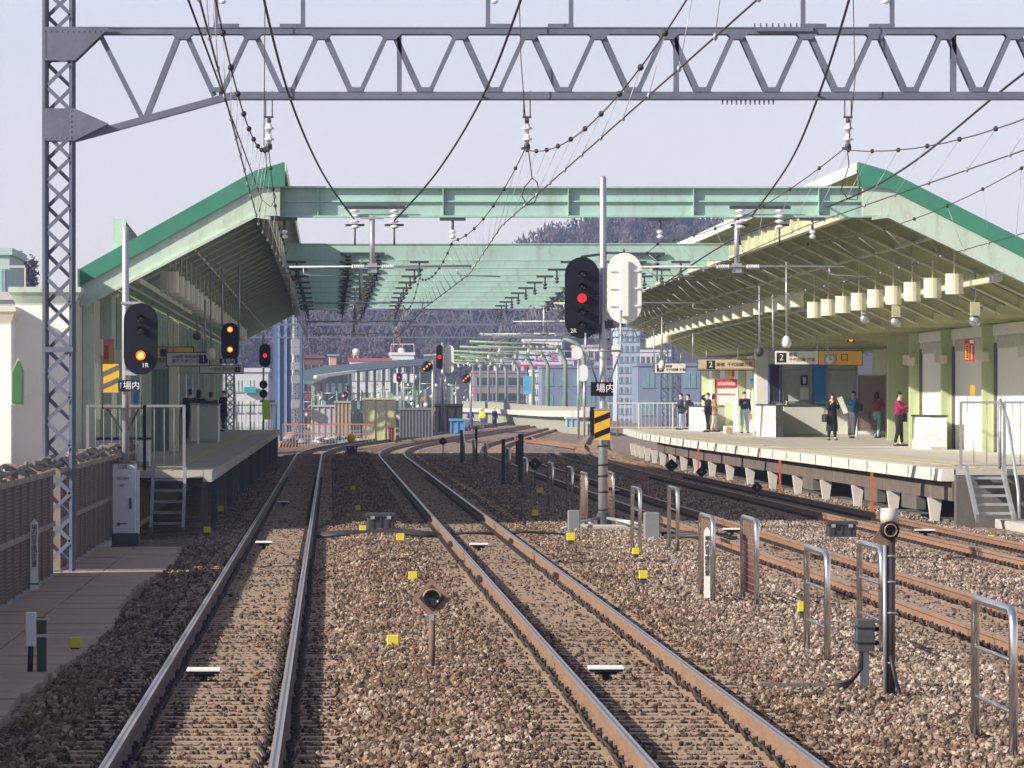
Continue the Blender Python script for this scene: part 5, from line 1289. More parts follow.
# ================= signs =================
def sign(lb, px0, px1, py0, py1, Y, m, name='platform_sign', cat='sign', legs=True, ztop=4.4):
    x0, x1 = (px0-VX)*Y/F, (px1-VX)*Y/F; z1, z0 = H-(py0-VY)*Y/F, H-(py1-VY)*Y/F
    t = thing(name, lb, cat, ((x0+x1)/2, Y, z0))
    b = MB(); b.bx(x0, x1, Y, Y+.15, z0, z1); b.build('face', m, t)
    b = MB(); e = .025; b.bx(x0-e, x1+e, Y+.02, Y+.13, z1, z1+e); b.bx(x0-e, x1+e, Y+.02, Y+.13, z0-e, z0); b.bx(x0-e, x0, Y+.02, Y+.13, z0, z1); b.bx(x1, x1+e, Y+.02, Y+.13, z0, z1); b.build('frame', darkgrey, t)
    if legs:
        b = MB()
        for q in (.15, .85): b.tube([(x0+(x1-x0)*q, Y+.07, z1), (x0+(x1-x0)*q, Y+.07, ztop)], .02, 6)
        b.build('hanger', galv, t)
    return t, x0, x1, z0, z1
def numbox(t, x, z, s, Y, n, m=None):
    b = MB(); b.bx(x-s/2, x+s/2, Y-.006, Y-.001, z-s/2, z+s/2); nb = b.build('number_box', m or ink, t); text(n, nb, (x, Y-.01, z), s*.95, inkw)
def desttext(t, x0, z0, z1, Y, l1, l2, w_, sz):
    text(l1, t, (x0, Y-.005, z0+(z1-z0)*.70), sz, ink, align='LEFT'); text(l2, t, (x0, Y-.005, z0+(z1-z0)*.33), sz, ink, align='LEFT')
t, x0, x1, z0, z1 = sign('white platform sign with black number 2 beside the yellow exit sign', 775, 818, 351, 364.3, 205, signwhite)
numbox(t, x0+.22, (z0+z1)/2, .33, 205, '2'); desttext(t, x0+.47, z0, z1, 205, '新宿', '千代田線 方面', 1, .145)
t, x0, x1, z0, z1 = sign('yellow exit sign with black characters above the office', 818.6, 862, 351, 364.8, 205, signyel, cat='exit sign')
text('出 口', t, ((x0+x1)/2-.05, 204.995, (z0+z1)/2), .30, ink)
t, x0, x1, z0, z1 = sign('beige platform sign with number 2, left of the white pillar', 698, 754.5, 359.5, 370, 235, signbeige)
numbox(t, x0+.5, (z0+z1)/2, .33, 235, '2'); text('新宿  千代田線方面', t, (x0+.72, 234.995, (z0+z1)/2), .165, ink, align='LEFT')
t, x0, x1, z0, z1 = sign('smallest white platform sign with number 2, far down the platform', 655, 685.5, 363.5, 373, 250, signwhite)
numbox(t, x0+.22, (z0+z1)/2, .28, 250, '2'); desttext(t, x0+.45, z0, z1, 250, '新宿', '千代田線 方面', 1, .13)
t, x0, x1, z0, z1 = sign('grey platform sign with black number 1 on the left platform', 167, 209, 353, 365.5, 152, signgrey)
numbox(t, x1-.14, (z0+z1)/2, .22, 152, '1'); desttext(t, x0+.12, z0, z1, 152, '小田原 箱根湯本', '藤沢 片瀬江ノ島', 1, .098)
t, x0, x1, z0, z1 = sign('second grey platform sign hanging lower behind the first', 200, 243, 366, 373, 185, signgrey)
numbox(t, x1-.16, (z0+z1)/2, .17, 185, '1'); text('小田原 藤沢方面', t, (x0+.3, 184.99, (z0+z1)/2), .12, ink, align='LEFT')
t, x0, x1, z0, z1 = sign('yellow sign half hidden behind the grey number 1 sign', 157, 193, 347.5, 358, 160, signyel, cat='exit sign')
b = MB(); b.bx(x0+.08, x0+.26, 159.99, 159.998, z0+.03, z1-.03); b.build('symbol', ink, t)
# small clock
Y = 202; x = (829.5-VX)*Y/F; z = H-(359.5-VY)*Y/F; t = thing('clock', 'small square white clock hanging over the seam of two signs', 'clock', (x, Y, z))
b = MB(); b.rbox(x-.21, x+.21, Y-.1, Y+.1, z-.17, z+.17, .01); b.build('case', galv, t); b = MB(); b.lathe([(.13,0),(.14,.01)], (x, Y-.112, z), 'y', 16); b.build('dial', white, t)
b = MB(); b.bx(x-.008, x+.008, Y-.12, Y-.115, z-.01, z+.1); b.bx(x, x+.08, Y-.12, Y-.115, z-.008, z+.008); b.build('hands', ink, t)
# posters
def poster(lb, px0, px1, py0, py1, Y, m, cat='poster'):
    x0, x1 = (px0-VX)*Y/F, (px1-VX)*Y/F; z1, z0 = H-(py0-VY)*Y/F, H-(py1-VY)*Y/F
    t = thing('poster', lb, cat, ((x0+x1)/2, Y, z0)); b = MB(); b.bx(x0, x1, Y, Y+.05, z0, z1); b.build('sheet', m, t); return t, x0, x1, z0, z1
t, x0, x1, z0, z1 = poster('white notice with a red heading on the far platform wall', 716, 736, 380, 402.5, 268, white, 'notice')
b = MB(); b.bx(x0-.05, x1+.05, 267.97, 267.999, z1-.35, z1+.04); b.bx(x0-.05, x0, 267.97, 267.999, z0, z1); hd = b.build('red_heading', redp, t); b = MB()
for k in range(7): xx = x0+.08+k*.115; b.bx(xx, xx+.085, 267.95, 267.965, z1-.24, z1-.10+.02*(k%2))
b.build('faded_characters', mat('pale_pink', (0.8,0.6,0.62), .5), hd)
b = MB(); b.bx(x0+.05, x1-.05, 267.98, 267.999, z0+.35, z0+.39); b.build('rule', redp, t)
t, x0, x1, z0, z1 = poster('small red and yellow poster high above the white notice', 728.5, 734.5, 369, 377, 262, redp); b = MB(); b.bx(x0+.02, (x0+x1)/2, 261.99, 261.999, z0, z1); b.build('yellow_half', hazard, t)
t, x0, x1, z0, z1 = poster('tiny blue placard on the wall left of the white pillar', 750, 755, 379, 384, 250, bluep)
Yp = 152
t, x0, x1, z0, z1 = poster('red and yellow sign on the second green column from the right', 964.5, 974.5, 339, 361.5, 152, redp, 'sign')
b = MB(); b.bx(x0+.02, x0+.12, Yp-.01, Yp-.001, z0+.04, z1-.12); b.build('yellow_half', hazard, t); b = MB()
for k in range(6): b.bx(x0+.05, x0+.09, Yp-.016, Yp-.012, z0+.09+k*.055, z0+.125+k*.055)
b.build('tiny_characters', ink, t); b = MB(); b.bx(x0+.13, x1-.02, Yp-.01, Yp-.001, z1-.11, z1-.02); b.bx(x1-.085, x1-.06, Yp-.01, Yp-.001, z0+.05, z1-.15); b.build('white_marks', white, t)
t, x0, x1, z0, z1 = poster('small yellow tag hanging on the wall beneath the red sign', 970.5, 975, 385, 395, 152, hazard, 'tag')
Yp = 132
t, x0, x1, z0, z1 = poster('pink-bordered red and yellow sign on the left platform wall', 103, 114, 339, 364, Yp, mat('pink', (0.7,0.25,0.3), .5), 'sign')
b = MB(); b.bx(x0+.03, (x0+x1)/2-.005, Yp-.01, Yp-.001, z0+.1, z1-.14); b.build('red_half', redp, t); b = MB(); b.bx((x0+x1)/2+.005, x1-.03, Yp-.01, Yp-.001, z0+.03, z1-.14); b.build('yellow_half', hazard, t)
t, x0, x1, z0, z1 = poster('blue and white poster behind the heads on the left platform', 180, 192.5, 380, 398, 215, mat('poster_blue', (0.35,0.5,0.65), .5, var=.4, scale=6))
t, x0, x1, z0, z1 = poster('deep blue panel behind the foot of the left signal', 133.5, 138.5, 389, 408, 140, bluep, 'panel')

# left platform low walls and stair housing
low_wall(197.5, 218, 442.8, 1.30, 'pale tiled wall block before the seated group on the left platform', m=mat('grey_tile2', (0.55,0.58,0.58), .4, var=.05), ysz=4)
low_wall(190.5, 197.3, 444, 1.32, 'cream wall end with a dark left face, left platform', m=cream, ysz=3)
t = thing('kiosk_wall', 'shaded green shuttered kiosk with a pale post, left platform', 'kiosk', (-4.5, 165, ZP)); Yk = 168
xk = lambda px: (px-VX)*Yk/F
b = MB(); b.bx(xk(146), xk(169), Yk, Yk+.3, ZP, 3.6); b.build('shutter', striped('kiosk_green', (0.20,0.30,0.26), (0.14,0.22,0.19), 0, .12), t)
b = MB(); b.bx(xk(145), xk(170), Yk-.05, Yk+.35, 3.3, 3.5); b.build('lintel', conc, t)
b = MB(); b.bx(xk(169), xk(178.5), Yk-.05, Yk+.4, ZP, 4.7); b.build('post', cream, t)

low_wall(84, 150, 466, .62, 'long low white wall behind the near gate of the left platform', m=white, ysz=.3)
# ================= background town =================
hillm = mat('wooded_hill', (0.055,0.05,0.055), .95, var=.4, scale=.05)
def hz_y(x):   # skyline of the wooded hill, as height above the rails at distance ~1300 m
    pts_ = [(-500,20),(-260,18),(-110,16),(-10,18),(26,22),(36,28),(46,34),(58,37.5),(70,37.5),(78,36),(88,32),(104,28),(140,24),(260,27),(500,20)]
    for (a, za), (c, zc) in zip(pts_[:-1], pts_[1:]):
        if a <= x <= c: return za + (zc-za)*(x-a)/(c-a)
    return 20
nx, ny = 120, 26; V = []; Fc = []
for j in range(ny):
    for i in range(nx):
        x = -500 + 1000*i/(nx-1); u = j/(ny-1); y = 980 + 620*u
        z = hz_y(x*1300/1300) * (math.sin(min(1, u/.5)*math.pi/2) if u < .5 else math.cos((u-.5)*math.pi*.9)) - 2 + 1.2*math.sin(x*.11+y*.05)*math.sin(y*.031)
        V.append((x, y, z))
for j in range(ny-1):
    for i in range(nx-1): Fc.append((j*nx+i, j*nx+i+1, (j+1)*nx+i+1, (j+1)*nx+i))
b = MB(); b.add(V, Fc, 0, True); tag(b.build('hill', hillm), kind='structure')
# bare winter wood on the hill: one mass of small twig-clump crowns
tm = []
for c_ in ((0.085,0.060,0.072), (0.055,0.045,0.058), (0.03,0.042,0.034), (0.115,0.085,0.09)):
    tm.append(mat('wood_%d' % len(tm), c_, .95, var=.3, scale=.6))
def clump(i):
    r = random.Random(i+50); b = MB()
    b.tube([(0,0,-3),(0,0,1)], .25, 5)
    for k in range(90):
        a, e = r.uniform(0, 6.28), r.uniform(-.35, 1.5); q = r.uniform(.55, 1.1)
        cx, cy, cz = q*2.6*math.cos(a)*math.cos(e), q*2.6*math.sin(a)*math.cos(e), 2 + q*3.6*math.sin(e)
        L_ = r.uniform(.5, 1.3); dx, dy, dz = r.uniform(-.4,.4), r.uniform(-.4,.4), r.uniform(.3,1)
        s = .14; b.add([(cx-s, cy, cz), (cx+s, cy+s, cz), (cx+dx*L_, cy+dy*L_, cz+dz*L_), (cx+.4*dx, cy-s*2, cz+.2)], [(0,1,2),(0,2,3),(1,3,2)])
    return bpy.data.objects.new('tree_clump', b.mesh('tree_clump', tm[i % 4]))
pts2 = []
for _ in range(9000):
    x = rng.uniform(-260, 330); u = rng.uniform(.12, .56); y = 980+620*u
    z = hz_y(x) * (math.sin(min(1, u/.5)*math.pi/2) if u < .5 else math.cos((u-.5)*math.pi*.9)) - 2
    pts2.append((x, y, z))
wd = scatter('wood', pts2, [clump(i) for i in range(8)], .6, 1.35, 40, flat=True); tag(wd, 'bare purple-grey winter wood covering the distant hill', 'wood', kind='stuff')

def B(px0, px1, py0, py1, Y, depth=12):
    return (px0-VX)*Y/F, (px1-VX)*Y/F, H-(py1-VY)*Y/F, H-(py0-VY)*Y/F
def building(lb, px0, px1, py0, Y, col, cat='building', rows=0, cols=0, wm=None, roofm=None, depth=14, base=-1.0, name='building', rail=False, rough=.7):
    x0, x1, _, z1 = B(px0, px1, py0, 400, Y); m = mat('bw_%.2f_%.2f_%.2f' % col, col, rough, var=.06, scale=.3, dirt=tuple(v*.6 for v in col), dscale=.3, damt=.3)
    t = thing(name, lb, cat, ((x0+x1)/2, Y, base))
    MB().bx(x0, x1, Y, Y+depth, base, z1).build('wall', m, t)
    b = MB(); e = .15; b.bx(x0-e, x1+e, Y-e, Y+depth+e, z1, z1+.35); 
    if rail:
        n = max(2, int((x1-x0)/1.5))
        for k in range(n+1): b.bx(x0+(x1-x0)*k/n-.04, x0+(x1-x0)*k/n+.04, Y, Y+.1, z1+.35, z1+1.4)
        b.bx(x0, x1, Y, Y+.1, z1+1.4, z1+1.5)
    b.build('roof', roofm or m, t)
    H_ = z1-max(base, -1)
    if rows:
        fh = min(3.2, (H_-.5)/rows)
        for r_ in range(rows):
            zt_ = z1-.7-r_*fh
            if cols == 1:
                bb = MB(); bb.bx(x0+.4, x1-.4, Y-.06, Y-.01, zt_-fh*.5, zt_); w_ = bb.build('window', wm or glass, t)
                bb = MB()
                n = max(2, int((x1-x0)/2)); 
                for k in range(n+1): bb.bx(x0+.4+(x1-x0-.8)*k/n-.05, x0+.4+(x1-x0-.8)*k/n+.05, Y-.10, Y-.061, zt_-fh*.5, zt_)
                bb.bx(x0+.3, x1-.3, Y-.12, Y-.0, zt_-fh*.5-.1, zt_-fh*.5-.01); bb.build('frame', galv, w_)
            else:
                for c_ in range(cols):
                    xa = x0+(x1-x0)*(c_+.2)/cols; xb = x0+(x1-x0)*(c_+.8)/cols
                    bb = MB(); bb.bx(xa, xb, Y-.05, Y-.01, zt_-fh*.55, zt_); w_ = bb.build('window', wm or glass, t)
                    bb = MB(); bb.bx(xa-.08, xb+.08, Y-.1, Y-.0, zt_-fh*.55-.1, zt_-fh*.55-.01); bb.bx((xa+xb)/2-.04, (xa+xb)/2+.04, Y-.09, Y-.051, zt_-fh*.55, zt_); bb.build('frame', galv, w_)
    return t
tealglass = mat('teal_glass', (0.16,0.30,0.33), .2)
dkglass = mat('dark_glass', (0.04,0.05,0.07), .15)
# blue-sheeted block with upright stripes
t = building('tall blue-sheeted block with pale upright stripes beyond the left platform', 273, 302, 296, 470, (0.08,0.14,0.28), depth=16)
x0, x1, _, z1 = B(273, 302, 296, 400, 470); b = MB()
for q in (.2,.44,.7): b.bx(x0+(x1-x0)*q-.09, x0+(x1-x0)*q+.09, 469.85, 469.98, -1, z1)
b.build('upright_strip', mat('pale_blue_strip', (0.2,0.27,0.42), .5), t)
building('dark red-brown block between the blue block and the curved roof', 300, 323, 358, 640, (0.17,0.08,0.07), rows=4, cols=3, wm=dkglass)
building('low slate-blue block with a pinkish box on its roof', 322, 352, 368, 700, (0.14,0.17,0.26), rows=3, cols=1, wm=dkglass)
t = thing('roof_box', 'small pinkish-orange box standing on the slate-blue block', 'roof box', (P(333,366,705)[:])); x0,x1,z0,z1 = B(329,337,356,366.5,705); b = MB(); b.rbox(x0,x1,705,709,z0,z1,.1); b.build('body', mat('pinkbox', (0.6,0.33,0.25), .6), t); b = MB(); b.bx(x0-.2,x1+.2,704.8,709.2,z1,z1+.2); b.build('lid', galv, t)
t = building('long low white block with a red roof strip behind the curved roof', 350, 391, 361, 760, (0.62,0.63,0.66), rows=2, cols=8, roofm=mat('red_roof', (0.45,0.10,0.10), .6))
t = building('white block with rooftop rooms beside the red lattice tower', 391, 414, 355, 800, (0.72,0.73,0.76), rows=3, cols=4, wm=dkglass, rail=True)
def tank(px, py, r, Y, lb):
    q = P(px, py, Y); R_ = r*Y/F; t = thing('water_tank', lb, 'water tank', (q.x, Y, q.z-R_*2)); b = MB(); b.lathe([(R_,-R_),(R_,R_*.5),(R_*.7,R_*.9),(R_*.1,R_)], (q.x, Y, q.z), 'z', 16); b.build('tank', white, t); b = MB()
    for k in range(4): a = k*1.57+.7; b.tube([(q.x+R_*.8*math.cos(a), Y+R_*.8*math.sin(a), q.z-R_), (q.x+R_*.8*math.cos(a), Y+R_*.8*math.sin(a), q.z-R_*2.2)], .12, 5)
    b.build('stand', galv, t)
tank(356, 352, 3.4, 770, 'round white water tank on the low white block'); tank(401.5, 351, 3.2, 805, 'white domed water tank in front of the red lattice tower')
def tower(px, w_, py0, Y, col, lb, base=-1, name='lattice_tower'):
    x0, x1 = (px-w_/2-VX)*Y/F, (px+w_/2-VX)*Y/F; z1 = H-(py0-VY)*Y/F; t = thing(name, lb, 'lattice tower', ((x0+x1)/2, Y, base)); W = x1-x0
    b = MB(); r_ = max(.06, W*.04)
    for sx in (0, 1):
        for sy in (0, 1): b.tube([(x0+W*sx, Y+W*sy, base), (x0+W*(.25+.5*sx), Y+W*(.25+.5*sy), z1)], r_, 5)
    b.build('leg', col, t); b = MB(); n = max(4, int((z1-base)/W)); 
    for k in range(n):
        q0, q1 = k/n, (k+1)/n; a0, a1 = .25*q0, .25*q1; z0_, z1_ = base+(z1-base)*q0, base+(z1-base)*q1
        for y_ in (Y, Y+W):
            b.bar((x0+W*a0, y_, z0_), (x1-W*a1, y_, z1_), r_*1.3, r_*1.3); b.bar((x1-W*a0, y_, z0_), (x0+W*a1, y_, z1_), r_*1.3, r_*1.3); b.bar((x0+W*a1, y_, z1_), (x1-W*a1, y_, z1_), r_*1.3, r_*1.3)
    b.build('bracing', col, t); return t
tower(397, 12, 331, 900, mat('red_steel', (0.42,0.08,0.07), .6), 'red lattice tower behind the white block')
t = tower(295.5, 7, 318, 400, galv, 'grey lattice mast with small boxes before the blue block', base=-.5)
for py in (343, 351, 366, 379, 404): q = P(295.5, py, 399.5); b = MB(); b.rbox(q.x-.3, q.x+.3, q.y-.4, q.y, q.z-.25, q.z+.25, .03); b.build('equipment_box', galv, t)
tower(228, 20, 360, 330, galv, 'splayed pale lattice mast seen beyond the left platform end', base=-.8)
t = building('pale block with a teal sign beyond the left platform', 196, 268, 372, 520, (0.55,0.56,0.60), rows=3, cols=6)
b = MB(); x0,x1,z0,z1 = B(244,256,387,393,519); b.bx(x0,x1,519.5,519.9,z0,z1); b.build('teal_sign', mat('teal_sign', (0.02,0.35,0.35), .5), t)
# far curved station roof
t = thing('far_station', 'far curved station with a teal roof on thin green columns', 'station', (P(380,405,600)[:]))
edge_ = [(313,381,560),(330,374,575),(350,369.5,590),(375,367,610),(400,364.5,635),(425,362.5,660),(452,361,690)]
b = MB(); V = []; 
for px, py, Y in edge_:
    q = P(px, py, Y); V += [(q.x, q.y, q.z), (q.x, q.y, q.z-.35), (q.x-3, q.y+14, q.z+.35), (q.x-3, q.y+14, q.z+.05)]
n = len(edge_); Fc = []
for i in range(n-1):
    a, c = i*4, i*4+4; Fc += [(a, a+1, c+1, c), (a, c, c+2, a+2), (a+1, a+3, c+3, c+1), (a+2, c+2, c+3, a+3)]
Fc += [(0,2,3,1), ((n-1)*4, (n-1)*4+1, (n-1)*4+3, (n-1)*4+2)]
b.add(V, Fc); b.build('roof', mat('far_teal_roof', (0.05,0.10,0.12), .5), t)
b = MB()
for (p0, q0, Y0), (p1, q1, Y1) in zip(edge_[:-1], edge_[1:]): b.bar(P(p0, q0+1.2, Y0-.3), P(p1, q1+1.2, Y1-.3), .14, .14)
b.build('gutter', galv, t)
for i in range(len(edge_)*3-2):
    k = i/3; j = min(int(k), n-2); f_ = k-j; a, c = Vector(P(*edge_[j])), Vector(P(*edge_[j+1])); q = a.lerp(c, f_)
    b = MB(); b.bx(q.x-.14, q.x+.14, q.y+1, q.y+1.3, -.5, q.z-.3); b.build('column', mat('far_green_col', (0.25,0.40,0.30), .6), t)
b = MB(); 
for (p0, q0, Y0), (p1, q1, Y1) in zip(edge_[:-1], edge_[1:]):
    a, c = P(p0, 0, Y0), P(p1, 0, Y1); V=[(a.x, a.y+12, -.5), (c.x, c.y+12, -.5), (c.x, c.y+12, 2.4), (a.x, a.y+12, 2.4)]; b.add(V, [(0,1,2,3)])
b.build('rear_screen', mat('far_screen', (0.16,0.22,0.26), .6, var=.4, scale=.25), t)
q0 = P(318, 376, 563); b = MB(); b.bar(P(315,377,558), P(355,371.5,585), .28, .28); b.build('bright_edge', white, t)
# cream & white walls near the curve
def crate(lb, px0, px1, py0, py1, Y, col, name='site_wall', cat='wall', ribs=0):
    x0, x1, z0, z1 = B(px0, px1, py0, py1, Y); t = thing(name, lb, cat, ((x0+x1)/2, Y, z0)); m = mat('cr_%.2f_%.2f_%.2f' % col, col, .7, var=.06, scale=.5, dirt=tuple(v*.6 for v in col), damt=.4)
    b = MB(); b.rbox(x0, x1, Y, Y+3, z0, z1, .05); b.build('body', m, t); b = MB()
    n = ribs or 4
    for k in range(n+1): b.bx(x0+(x1-x0)*k/n-.04, x0+(x1-x0)*k/n+.04, Y-.06, Y-.005, z0, z1)
    b.bx(x0-.08, x1+.08, Y-.1, Y+3.1, z1, z1+.14); b.build('rib', m, t); return t
crate('pale grey ribbed wall left of the cream hut', 312, 336, 407, 445, 400, (0.42,0.43,0.45))
crate('tan block wall touching the left side of the cream hut', 335, 350, 403, 444, 395, (0.42,0.35,0.26))
crate('large cream-yellow hut at the bend of the left tracks', 364, 395, 400, 442, 380, (0.50,0.50,0.30), 'hut', 'hut', 3)
crate('rusty brown box right of the cream hut', 389, 394, 428, 441, 375, (0.25,0.08,0.05), 'rusty_box', 'box', 2)
crate('grey ribbed metal screen right of the cream hut', 400, 432, 410, 437, 372, (0.19,0.20,0.22), 'metal_screen', 'screen', 10)
crate('black solid screen behind the tall white rear shield', 430, 462, 406, 432, 385, (0.03,0.03,0.035), 'metal_screen', 'screen', 4)
crate('light blue tarpaulin-covered cabinet beside the workers', 451, 464, 421, 433, 370, (0.10,0.28,0.55), 'covered_cabinet', 'cabinet', 2)
crate('pale blue trackside cabinet by the right signal pole', 567, 577, 419, 427, 440, (0.35,0.48,0.60), 'relay_cabinet', 'cabinet', 2)
# yellow and black barrier & cone by the left platform end
x0,x1,z0,z1 = B(279,298,441,447,372); t = thing('barrier', 'low orange and black striped barrier past the left platform', 'barrier', ((x0+x1)/2, 372, z0)); b = MB(); b.rbox(x0,x1,372,372.1,z0,z1,.02); b.build('board', mat('barrier_orange', (0.6,0.28,0.08), .6), t)
b = MB()
for k in range(6): xa = x0+(x1-x0)*(k+.2)/6; b.prism([(xa, z0), (xa+.1, z0), (xa+.26, z1), (xa+.16, z1)], 371.98, 371.999)
b.build('stripes', black, t)
b = MB(); b.bx(x0+.1,x0+.16,372,372.1,-.5,z0); b.bx(x1-.16,x1-.1,372,372.1,-.5,z0); b.build('leg', darkgrey, t)
# right: office buildings, billboard, white tower
building('purplish-brown building with dark window bands behind the green poles', 474, 526, 373, 900, (0.26,0.20,0.24), rows=3, cols=1, wm=dkglass)
building('narrow white tower block beside the sky-blue billboard', 532.5, 542, 372, 880, (0.72,0.71,0.70), rows=4, cols=1, wm=white)
building('blue-grey building with teal windows behind the right signal pole', 542, 612, 368, 860, (0.17,0.22,0.32), rows=2, cols=5, wm=tealglass)
building('wide blue-grey building with teal windows beneath the platform sign', 638, 700, 366, 700, (0.18,0.23,0.33), rows=2, cols=3, wm=tealglass)
building('pale building carrying the roof sign with red characters', 496, 574, 360, 980, (0.58,0.58,0.62), rows=3, cols=9, wm=dkglass, rail=True)
building('white rooftop block above the sign with red characters', 524, 562, 341, 1050, (0.75,0.75,0.78), rows=3, cols=6, wm=dkglass)
building('tall pale tower block seen just right of the signal pole', 618, 640, 330, 760, (0.40,0.46,0.60), rows=9, cols=4, wm=tealglass)
building('white-walled house block far behind the small platform sign', 640, 672, 352, 930, (0.66,0.64,0.66), rows=3, cols=6, wm=dkglass)
building('pinkish distant building under the canopy end', 575, 600, 347, 990, (0.55,0.45,0.50), rows=4, cols=4, wm=dkglass)
t = thing('roof_sign', 'white roof sign with three large dark red characters', 'sign', (P(541,365,975)[:])); x0,x1,z0,z1 = B(519,561,350,364.5,972)
b = MB(); b.bx(x0,x1,972,972.4,z0,z1); b.build('panel', mat('roof_sign_panel', (0.60,0.66,0.82), .5), t); b = MB(); b.bx(x0,x1,971.9,971.99,z0-.35,z0); b.build('red_rule', redp, t)
text('大正堂', t, ((x0+x1)/2, 971.9, (z0+z1)/2), 1.9, mat('sign_maroon', (0.35,0.03,0.12), .5), sx=1.1)
b = MB()
for k in range(8): xx = x0+(x1-x0)*k/7; b.bx(xx-.05,xx+.05,972.5,972.7,z0-1.2,z1)
b.build('frame', galv, t)
t = thing('billboard', 'small sky-blue billboard with white clouds by the white tower', 'billboard', (P(528,390,820)[:])); x0,x1,z0,z1 = B(523.5,532,376,394,820)
b = MB(); b.bx(x0,x1,820,820.2,z0,z1); b.build('panel', mat('sky_poster', (0.10,0.42,0.85), .4, var=.5, scale=.6), t); b = MB(); b.bx((x0+x1)/2-.1,(x0+x1)/2+.1,820.05,820.15,-.5,z0); b.build('post', galv, t)
for px, py, w_, h_, Y, lb in ((577,353,11,13,420,'upper pale shield back left of the right signal pole'),(583,373,10,17,430,'lower pale shield back left of the right signal pole'),(616,350,9,13,430,'pale shield back right of the right signal pole')):
    q = P(px, py, Y); t = thing('signal_post', lb, 'signal', (q.x, Y, -.2)); b = MB(); b.prism([(q.x+a, q.z+c) for a, c in stadium(w_*Y/F, h_*Y/F)], Y, Y+.05); b.build('rear_shield', white, t)
    b = MB(); b.tube([(q.x+.1, Y+.1, -.3), (q.x+.1, Y+.1, q.z+.5)], .07, 7); b.build('pole', galv, t)
# green arched poles along the curve + the pale parapet wall below them
wt = thing('parapet_wall', 'long pale parapet wall following the curve of the tracks', 'wall', (P(560,415,500)[:]))
pw = [(590,418,440),(568,417.5,480),(548,417,530),(533,416,580),(517,415,640),(505,414,700),(494,413,770),(480,412.5,850),(462,412,950)]
b = MB(); V = []
for px, py, Y in pw: q = P(px, py, Y); V += [(q.x, q.y, -.6), (q.x, q.y, q.z + 11*Y/F), (q.x+.4, q.y+.6, q.z + 11*Y/F), (q.x+.4, q.y+.6, -.6)]
Fc = []
for i in range(len(pw)-1):
    a, c = i*4, i*4+4; Fc += [(a, c, c+1, a+1), (a+1, c+1, c+2, a+2), (a+2, c+2, c+3, a+3)]
b.add(V, Fc); b.build('panel', mat('parapet', (0.30,0.31,0.25), .8, var=.08, scale=.3, dirt=(.3,.29,.22), dscale=.3), wt)
b = MB(); 
for (p0,a0,Y0),(p1,a1,Y1) in zip(pw[:-1], pw[1:]): b.bar(P(p0,a0,Y0)+Vector((-.3,-.3,.3)), P(p1,a1,Y1)+Vector((-.3,-.3,.3)), .5, .5)
b.build('kerb', concl, wt)
gp = mat('pole_green', (0.22,0.31,0.20), .55, var=.1)
for i, (px, Y) in enumerate(((584,455),(565.5,500),(548,545),(533,592),(518.5,642),(506,700),(497,760),(488.5,825),(480.5,895),(473,965))):
    q = P(px, 416, Y); hh = H-(357-1.0*i*0-VY)*Y/F if i > 3 else H-((338,345,350,354)[i]-VY)*Y/F
    t = thing('catenary_pole', 'green arched pole in the curving row beyond the platforms', 'catenary pole', (q.x, Y, 0), 'green arched poles along the curve')
    b = MB(); b.tube([(q.x, Y, -.5), (q.x, Y, hh-1.4), (q.x-.5, Y, hh-.4), (q.x-1.6, Y, hh)], [.19,.17,.15,.12], 8); b.build('pole', gp, t)
    b = MB(); b.tube([(q.x-1.4, Y, hh), (q.x-8, Y, hh+.3)], .12, 6); b.tube([(q.x-1.2, Y, hh-.9), (q.x-8, Y, hh-.6)], .08, 6)
    for k in range(6): b.bar((q.x-1.6-k*1.1, Y, hh), (q.x-2.2-k*1.1, Y, hh-.75), .07, .07)
    b.build('arm', gp, t); b = MB()
    for k in range(3): b.lathe([(.05,0),(.11,-.1),(.11,-.25),(.05,-.35)], (q.x-2-k*2.2, Y, hh-.8), 'z', 8)
    b.build('insulator', porcel, t)
